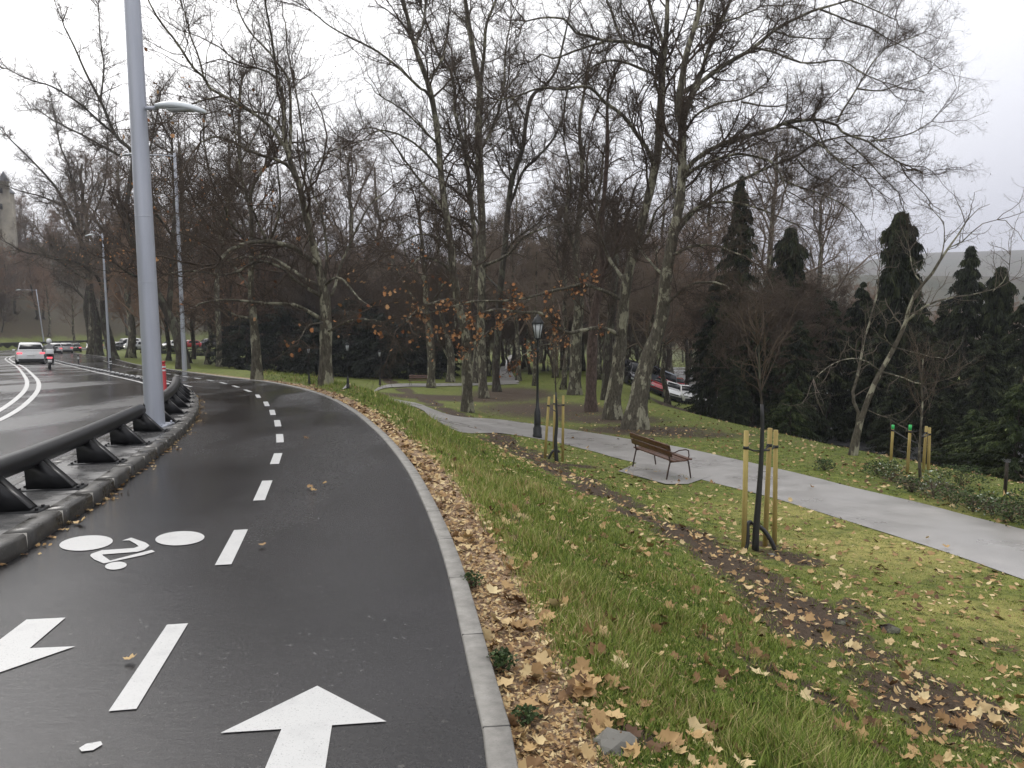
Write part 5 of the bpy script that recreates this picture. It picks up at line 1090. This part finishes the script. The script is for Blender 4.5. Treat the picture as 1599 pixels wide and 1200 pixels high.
for i in range(5):
    px = 1085 + 280 * (i + .5) / 5 + rnd.uniform(-8, 8); Y = rnd.uniform(38, 60); gtree(px_x(px, Y), Y, 5, 'scrub', rnd.uniform(.8, 1.15))

# ------------------------------------------------------------------ conifers
def conifer_mesh(seed, hgt, prof, ndrop, mat_, hang=.5, gap=.25):
    r_ = np.random.default_rng(seed); C = np.column_stack([np.zeros(10), np.zeros(10), np.linspace(0, hgt * .97, 10)]); tb = MB().tube(C, np.linspace(hgt * .02, .02, 10), 8)
    nb = int(hgt * 20); t = r_.uniform(.0, 1, nb) ** .85; t = np.where(r_.uniform(0, 1, nb) < .6, np.round(t * 16) / 16 + r_.normal(0, .008, nb), t).clip(0, 1); a = r_.uniform(0, 6.28, nb); R = np.interp(t, prof[0], prof[1]) * r_.uniform(.35, 1.3, nb); z0 = .04 * hgt + t * hgt * .95
    k_ = max(20, int(ndrop / nb)); u = r_.uniform(.12, 1, (nb, k_)) ** .7; x = np.cos(a)[:, None] * R[:, None] * u; y = np.sin(a)[:, None] * R[:, None] * u; z = z0[:, None] - hang * R[:, None] * u ** 2 * .6 + .12 * R[:, None] * u
    P = np.stack([x, y, z], -1).reshape(-1, 3) + r_.normal(0, .07, (nb * k_, 3)) * [1, 1, .8]; n = len(P); w_ = r_.uniform(.02, .06, n); L = r_.uniform(.12, .45, n) * (.4 + hang * 1.4)
    ph = r_.uniform(0, 6.28, n); s = np.stack([np.cos(ph), np.sin(ph), r_.normal(0, .15, n)], 1) * w_[:, None]
    out = np.stack([np.cos(np.repeat(a, k_)), np.sin(np.repeat(a, k_)), np.zeros(n)], 1); dn = (out * (1 - hang) * r_.uniform(.2, 1, n)[:, None] + np.array([0, 0, -1]) * (hang + .15) + r_.normal(0, .25, (n, 3))); dn /= np.linalg.norm(dn, axis=1, keepdims=True); dn *= L[:, None]
    V = np.stack([P - s, P + s, P + s * .5 + dn, P - s * .5 + dn * .9], 1).reshape(-1, 3); q = np.arange(n)[:, None] * 4 + np.arange(4)
    cr = np.clip(np.repeat(r_.uniform(0, .75, nb), k_) + r_.normal(0, .18, n), 0, 1); cm = MB().add(V, q, rnd=np.repeat(cr, 4))
    bm = MB(); sel = slice(0, nb, 2); Pb = np.stack([np.stack([np.cos(a[sel]) * R[sel] * f, np.sin(a[sel]) * R[sel] * f, z0[sel] - hang * R[sel] * f * f * .6 + .12 * R[sel] * f], 1) for f in (0, .5, 1)], 1); Vb, Fb = tube_arrays(Pb, np.broadcast_to(np.array([.03, .02, .006]), (Pb.shape[0], 3)), 3); tb.add(Vb, Fb)
    return tb.mesh('trunk', M['bark_dark'], True), cm.mesh('crown', M[mat_])
def place_mesh(name, meshes, loc, rz, sc_, label, cat, grp=None):
    root = empty(name, loc, rz); root.scale = sc_; tag(root, label, cat, grp)
    for nm, me in zip(('trunk', 'crown'), meshes): link(bpy.data.objects.new(nm, me), root)
    return root
WEEP = conifer_mesh(31, 13.5, ([0, .25, .5, .62, .70, .78, .9, .97, 1], [2.9, 2.6, 2.1, 1.9, 1.0, 1.15, 1.1, .9, .35]), 30000, 'needles', .85)
SPR = conifer_mesh(32, 14, ([0, .3, .6, .8, .92, 1], [3.2, 2.8, 2.0, 1.2, .6, .08]), 34000, 'needles', .6)
SPR2 = conifer_mesh(33, 14, ([0, .3, .6, .8, .92, 1], [3.8, 3.2, 2.3, 1.5, .9, .1]), 34000, 'needles', .45)
GRN = conifer_mesh(34, 9, ([0, .3, .6, .85, 1], [3.4, 3.2, 2.4, 1.3, .2]), 30000, 'needles_green', .35)
BUSH = conifer_mesh(35, 6, ([0, .3, .6, .85, 1], [3.4, 3.6, 3.2, 2.2, .5]), 26000, 'evergreen', .3)
def conif(px, Y, top_y, meshes, H0, label, wid=1.0, mat_h=None):
    x = px_x(px, Y); z = h(x, Y) - .2; hg = at(px, top_y, Y)[2] - z; s = hg / H0
    return place_mesh('conifer', meshes, (x, Y, z), rnd.uniform(0, 6.28), (wid * s, wid * s, s), label, 'conifer', 'dark conifers on the bank')
for a in [(1398, 44, 330, WEEP, 13.5, 'weeping conifer with a drooping rounded top against the sky', .9), (1508, 47, 384, SPR, 14, 'narrow pointed dark conifer on the right, under the distant hill', .95), (1556, 42, 416, WEEP, 13.5, 'weeping conifer with a small hooked top near the right edge', .8),
          (1600, 38, 460, SPR2, 14, 'dark conifer cut by the right edge of the photo', 1.0), (1150, 47, 275, SPR, 14, 'tall dark conifer rising behind the boughs of the largest plane', .6), (1228, 50, 355, WEEP, 13.5, 'dark weeping conifer between the tall one and the rounded one', .85), (1120, 52, 430, SPR2, 14, 'dark conifer just right of the leaning plane trunk', .8),
          (1180, 40, 470, SPR2, 14, 'low dark conifer behind the nearest staked sapling', .9), (1250, 38, 500, SPR2, 14, 'low dark conifer left of the small leaning tree', 1.0), (1300, 42, 470, SPR, 14, 'dark conifer behind the left stem of the leaning tree', 1.0), (1345, 45, 440, SPR2, 14, 'dark conifer at the left foot of the weeping one', .8),
          (1450, 40, 500, SPR2, 14, 'dark conifer filling the gap between weeping and pointed conifers', 1.1), (1470, 50, 470, SPR, 14, 'half hidden dark conifer left of the pointed one', .9), (1200, 56, 420, SPR, 14, 'dark conifer deep in the group behind the plane boughs', .9), (1100, 58, 500, SPR2, 14, 'small dark conifer by the lower car park', .7), (1275, 46, 450, SPR2, 14, 'dark conifer in the middle of the belt, behind the low ones', 1.0), (1370, 40, 520, SPR2, 14, 'low dark conifer directly behind the leaning tree', 1.2), (1425, 48, 440, SPR, 14, 'dark conifer merging with the weeping one on its right side', 1.0), (1540, 36, 520, SPR2, 14, 'broad low dark conifer under the hooked one', 1.2), (1150, 36, 560, SPR2, 14, 'low dark conifer at the left end of the belt', 1.0)]: conif(*a)
conif(1600, 24, 600, GRN, 9, 'greenish conifer at the right edge above the shrubs', 1.2); conif(1530, 27, 640, GRN, 9, 'low greenish conifer left of the one at the right edge', 1.2)
conif(1240, 30, 600, GRN, 9, 'low greenish conifer behind the nearest stakes', 1.1); conif(1400, 32, 600, SPR2, 14, 'low dark conifer behind the green tipped stakes', 1.0); conif(1480, 30, 610, SPR2, 14, 'low dark conifer right of the green tipped stakes', 1.0)
for px, Y, ty, lb in [(385, 74, 495, 'dark evergreen bush left of the slender pale tree trunk'), (440, 78, 478, 'dark evergreen bush between the slender tree and the broad plane'), (490, 72, 500, 'dark evergreen bush behind the leftmost lantern post'), (545, 74, 470, 'dark evergreen bush right of the broad plane trunk'), (595, 72, 490, 'dark evergreen bush behind the dim lantern post'),
                      (640, 74, 495, 'dark evergreen bush behind the far bench'), (690, 80, 490, 'dark evergreen bush behind the thin brown trunk'), (570, 82, 462, 'taller dark evergreen at the back of the hedge'), (470, 84, 470, 'taller dark evergreen behind the broad plane'), (360, 82, 505, 'dark evergreen bush at the left end of the row')]:
    x = px_x(px, Y); z = h(x, Y) - .3; s = (at(px, ty, Y)[2] - z) / 6; place_mesh('evergreen_bush', BUSH, (x, Y, z), rnd.uniform(0, 6), (s * .85, s * .85, s), lb, 'evergreen', 'dark evergreens behind the lawn')
# clipped low hedges by the far road
for px, Y, lb in [(262, 118, 'low clipped hedge on the far side of the lawn, left part'), (318, 112, 'low clipped hedge on the far side of the lawn, right part')]:
    x = px_x(px, Y); place_mesh('hedge', BUSH, (x, Y, h(x, Y) - .3), 0, (.85, .5, .26), lb, 'hedge', 'hedges across the lawn')

# third staked sapling on the bank (green tipped stakes)
sapling(1438, 746, 560, [(1436, 720), (1437, 690), (1439, 660), (1441, 630), (1440, 600), (1442, 560)],
        [(1391, 728, 1395, 664, 'thin stake with a green tip, left of the birch sapling', 1), (1417, 744, 1422, 664, 'thick stake with a green tip beside the birch sapling', 1), (1442, 738, 1447, 666, 'brown stake just behind the birch sapling', 0), (1450, 742, 1452, 668, 'plain stake right of the birch sapling', 0)],
        'pale barked birch sapling with hanging twigs among the green tipped stakes', wrap=0, bark_='bark_plane', twm='twig_brown', spread=1.5)
g = G(1569, 772); tag(MB().tube([(0, 0, -.1), (.01, 0, .35), (0, 0, .62)], [.035, .033, .03], 8).build('tree_stump', M['bark_dark']), 'short weathered wooden post among the shrubs at the right edge', 'post').location = g

# ------------------------------------------------------------------ low shrubs and weeds
def shrub(px, py, w_, h_, n, lo, hi, label, grp='low shrubs along the path', ll=(.025, .06)):
    g = G(px, py); root = empty('shrub', g); tag(root, label, 'shrub', grp); a = rng.uniform(0, 6.28, n); u = rng.uniform(0, 1, n) ** .5; z = rng.uniform(0, 1, n) ** .8
    P = np.stack([np.cos(a) * u * w_ / 2 * np.sqrt(1 - z * .7), np.sin(a) * u * w_ / 2 * np.sqrt(1 - z * .7), z * h_ + .03], 1); d = rng.normal(0, 1, (n, 3)); d[:, 2] = np.abs(d[:, 2]) * .5; d /= np.linalg.norm(d, axis=1, keepdims=True); s = np.cross(d, rng.normal(0, 1, (n, 3))); s /= np.linalg.norm(s, axis=1, keepdims=True)
    L = rng.uniform(ll[0], ll[1], n)[:, None]; V = np.stack([P, P + d * L * .5 + s * L * .35, P + d * L, P + d * L * .5 - s * L * .35], 1).reshape(-1, 3)
    rc = np.clip(rng.uniform(lo, hi, n), 0, 1); MB().add(V, np.arange(n)[:, None] * 4 + np.arange(4), rnd=np.repeat(rc, 4)).build('foliage', M['shrub'], root)
    m_ = 14; p0 = np.zeros((m_, 3)); d0 = rng.normal(0, .6, (m_, 3)); d0[:, 2] = 1; grow_levels(p0, d0, np.full(m_, h_ * .9), np.full(m_, .006), [(3, .5, .3, .6, 3)], up=.05, jit=.2).build('stems', M['twig_brown'], root)
for i, a in enumerate([(1392, 752, .8, .40, 420, .1, 1, 'shrub with silvery leaf edges left of the stakes'), (1425, 770, .7, .25, 300, .0, .6, 'low dark shrub below the thick green tipped stake'), (1458, 778, .7, .50, 420, .35, 1, 'pale variegated shrub just right of the birch sapling'), (1490, 790, 1.0, .30, 420, .2, .85, 'green leafy shrub right of the variegated one'), (1520, 800, .9, .35, 400, .2, .8, 'yellowish green low shrub by the path'),
                       (1550, 806, .8, .35, 380, .2, 1, 'shrub with white specks below the weathered post'), (1580, 815, .9, .40, 420, .1, .8, 'green shrub beside the right edge of the photo'), (1610, 822, 1.2, .5, 900, .1, .8, 'shrub cut by the right edge of the photo'), (1500, 762, 1.2, .4, 700, .1, .7, 'dim shrub at the foot of the conifers'), (1287, 735, .6, .22, 350, .1, .6, 'small isolated shrub on the bank left of the others'), (1370, 742, .8, .25, 450, .1, .7, 'small shrub at the left end of the row')]): shrub(*a)
for a in [(783, 1050, .17, .07, 260, .0, .55, 'dark green weed leaning over the kerb near the bottom of the photo'), (822, 1135, .14, .05, 120, .05, .6, 'small weed in the gravel below the dark green one'), (738, 918, .2, .06, 160, .1, .6, 'flat green weed in the gravel strip beside the kerb')]: shrub(*a, 'weeds beside the kerb', (.012, .032))

# ------------------------------------------------------------------ grass blades, leaf litter, fallen leaves
def lookup(arr, x, y):
    r_ = np.hypot(x, y); a_ = np.arctan2(x, y); return arr[np.clip(np.searchsorted(rr, r_), 0, len(rr) - 1), np.clip(np.searchsorted(aa, a_), 0, len(aa) - 1)]
def scatter(n, r0, r1, a0, a1, power=1.0):
    u = rng.uniform(0, 1, n); r_ = r0 * (r1 / r0) ** u if power == 1 else (r0 ** power + u * (r1 ** power - r0 ** power)) ** (1 / power)
    a_ = np.radians(rng.uniform(a0, a1, n)); return r_ * np.sin(a_), r_ * np.cos(a_)
def vz(x, y): return H(x, y) + np.where(np.hypot(x, y) < 25, wob(x, y, .35) * .018, 0)
x, y = scatter(420000, 2.2, 36, -18, 46); dd = sdist(KR, x, y); ok = (dd > .42) & ~on_path(x, y); x, y, dd = x[ok], y[ok], dd[ok]
di = lookup(dirt, x, y); dr = lookup(dry, x, y); ee = sdist(RIDGE, x, y)
ok = (rng.uniform(0, 1, len(x)) > di * 1.25 - .1) & (ee < 2.5) & (rng.uniform(0, 1, len(x)) < np.clip((dd - .38) * 3, .05, 1)); x, y, dd, dr = x[ok], y[ok], dd[ok], dr[ok]
cl = wob(x, y, .45); cl2 = wob(x, y, 1.7); n = len(x)
tall = np.clip(1.5 - np.abs(dd - 1.45) / (.8 + .03 * y), 0, 1) * np.clip(.55 + 1.2 * cl, .08, 1.9)
hh = .022 + .085 * tall * rng.uniform(.3, 1.35, n) ** 1.6 + .03 * rng.uniform(0, 1, n) * np.clip(1.5 - dd / 4, 0, 1); hh *= np.clip(.75 + y / 30, .75, 1.3)
z = vz(x, y); wdt = (.0022 + .0011 * np.clip(np.hypot(x, y) / 5, .4, 5)) * rng.uniform(.7, 1.3, n)
ph = rng.uniform(0, 6.28, n); ld = rng.uniform(0, 6.28, n); le = rng.uniform(.15, .9, n) * hh
B = np.stack([x, y, z - .01], 1); s = np.stack([np.cos(ph), np.sin(ph), np.zeros(n)], 1) * wdt[:, None]; lv = np.stack([np.cos(ld) * le, np.sin(ld) * le, np.zeros(n)], 1)
V = np.stack([B - s, B + s, B + s * .7 + lv * .35 + np.array([0, 0, 1]) * (hh * .6)[:, None], B - s * .7 + lv * .35 + np.array([0, 0, 1]) * (hh * .6)[:, None], B + lv + np.array([0, 0, 1]) * hh[:, None]], 1)
q = np.arange(n)[:, None] * 5; gm = MB(); col = np.clip(.36 + .16 * cl2 + .10 * cl + rng.normal(0, .22, n) + .12 * cl + .42 * dr * rng.uniform(.3, 1, n) + .16 * tall * (cl2 > -.1) * rng.uniform(0, 1.4, n), 0, 1)
gm.add(V.reshape(-1, 3), q + np.array([[0, 1, 2, 3]]), rnd=np.repeat(col, 5)); gm.f.append(q + np.array([[3, 2, 4]])); gm.build('grass', M['grass'])['kind'] = 'stuff'
# litter: bark chips, stones and crushed leaves along the kerb and on the ground
x, y = scatter(170000, 2.3, 30, -22, 46); dd = sdist(KR, x, y); ok = (dd > .10) & (rng.uniform(0, 1, len(x)) < np.exp(-(np.clip(dd - .28, 0, 9) / .19) ** 2) + .10) & (sdist(RIDGE, x, y) < 2) & ~on_path(x, y); x, y = x[ok], y[ok]; n = len(x)
sz = rng.uniform(.006, .026, n) * np.clip(np.hypot(x, y) / 5, .8, 3); P = np.stack([x, y, vz(x, y) + .012], 1); th_ = rng.uniform(0, 6.28, n); c1 = np.stack([np.cos(th_), np.sin(th_), rng.normal(0, .4, n)], 1) * sz[:, None]; c2 = np.stack([-np.sin(th_), np.cos(th_), rng.normal(0, .4, n)], 1) * (sz * rng.uniform(.3, .8, n))[:, None]
MB().add(np.stack([P - c1 - c2 * .4, P - c2, P + c1, P + c2 * .8], 1).reshape(-1, 3), np.arange(n)[:, None] * 4 + np.arange(4), rnd=np.repeat(rng.uniform(0, 1, n), 4)).build('gravel_litter', M['litter'])['kind'] = 'stuff'
x, y = scatter(26000, 2.5, 45, -20, 46); dd = sdist(KR, x, y); ee = sdist(RIDGE, x, y); pth = on_path(x, y); pr = .040 + .07 * np.exp(-(np.clip(dd - .45, 0, 9) / .35) ** 2) + .09 * lookup(dirt, x, y) + .2 * (np.abs(ee + 1.5) < 2); pr = np.where(pth, .012, pr); ok = (dd > .13) & (ee < 3) & (rng.uniform(0, 1, len(x)) < pr); x, y = x[ok], y[ok]; r_ = np.hypot(x, y)
P = np.stack([x, y, np.where(on_path(x, y), H(x, y) + .04, vz(x, y) + .022)], 1); near_i = np.argsort(r_)[:130]; rest = np.setdiff1d(np.arange(len(x)), near_i)
lb = MB(); leaves_mb(lb, P[rest], .09, .45, curl=.35); lb.build('leaf_litter', M['litter'])['kind'] = 'stuff'
LM = []
for i in range(14):
    b = MB(); leaves_mb(b, np.zeros((1, 3)), 0.095, .25, i / 14, i / 14 + .03, curl=.42); LM.append(b.mesh('fallen_leaf', M['litter']))
def leaf_obj(p, label, grp, s=1.0, k_=None, tilt=.35):
    o = bpy.data.objects.new('fallen_leaf', LM[rnd.randrange(14) if k_ is None else k_]); COL.objects.link(o); o.location = p; o.rotation_euler = (rnd.gauss(0, tilt), rnd.gauss(0, tilt), rnd.uniform(0, 6.28)); o.scale = (s, s, s); tag(o, label, 'leaf', grp)
for i in near_i:
    d_ = float(sdist(KR, x[i:i + 1], y[i:i + 1])[0])
    if d_ < .9: leaf_obj(P[i], 'tan fallen plane leaf lying in the litter strip along the kerb', 'fallen leaves beside the kerb', rnd.uniform(.45, 1.05))
    else: leaf_obj(P[i], 'tan fallen plane leaf lying in the grass of the bank', 'fallen leaves in the near grass', rnd.uniform(.45, 1.05))
for px, py, lb, s, k_ in [(126, 820, 'pale tan leaf beside the kerb above the left wheel of the bicycle symbol', 1.0, 10), (484, 764, 'curled brown leaf in the right half of the bike lane, upper one of two', 1.0, 5), (490, 770, 'pale curled leaf touching the brown one on the bike lane', .9, 9), (508, 758, 'small leaf right of the brown pair on the bike lane', .7, 8), (410, 856, 'small brown leaf right of the second nearest dash', .8, 5), (479, 686, 'dark reddish leaf near the kerb in the lane curve', .9, 3), (204, 1036, 'small tan leaf left of the nearest dash', .5, 10)]:
    p = G0(px, py); leaf_obj((p[0], p[1], float(ROADZ(p[1])) + .025), lb, 'leaves on the bike lane', s, k_, .2)
# crushed leaves in the gutter of the island kerb
q_ = rng.integers(10, len(KL) - 4, 900); nk = normals2(KL); P2 = KL[q_] + nk[q_] * (np.abs(rng.normal(0, .035, 900)) + .012)[:, None] * (1 + .8 * np.sin(q_ * .9)[:, None]); P = np.column_stack([P2, ROADZ(P2[:, 1]) + .014])
lb = MB(); leaves_mb(lb, P, .035, .3); lb.build('gutter_leaves', M['litter'])['kind'] = 'stuff'
for px, py, r_, lb in [(962, 1165, .085, 'flat grey stone in the grass at the bottom of the photo'), (1312, 975, .07, 'dark earth clod on the bare trail'), (1390, 985, .09, 'large dark earth clod beside the bare trail'), (1205, 868, .05, 'grey stone at the foot of the nearest sapling')]:
    g = G(px, py); b = bmesh.new(); bmesh.ops.create_icosphere(b, subdivisions=2, radius=r_)
    for v in b.verts: v.co *= 1 + rnd.uniform(-.2, .2); v.co.z *= .45
    me = bpy.data.meshes.new('stone'); b.to_mesh(me); b.free(); me.materials.append(M['stone_pale'] if 'grey' in lb else M['bark_dark']); o = bpy.data.objects.new('stone', me); COL.objects.link(o); o.location = g + Vector((0, 0, r_ * .15)); tag(o, lb, 'stone')

# ------------------------------------------------------------------ haze
hz = MB().box((-20, 1950, 30), (4700, 4500, 300)).build('haze', None); hz['kind'] = 'stuff'
m = bpy.data.materials.new('haze'); m.use_nodes = True; t = m.node_tree; t.nodes.clear(); o_ = t.nodes.new('ShaderNodeOutputMaterial'); v_ = t.nodes.new('ShaderNodeVolumePrincipled'); v_.inputs['Color'].default_value = (.85, .87, .95, 1); v_.inputs['Density'].default_value = .0004; t.links.new(v_.outputs[0], o_.inputs['Volume']); hz.data.materials.append(m)
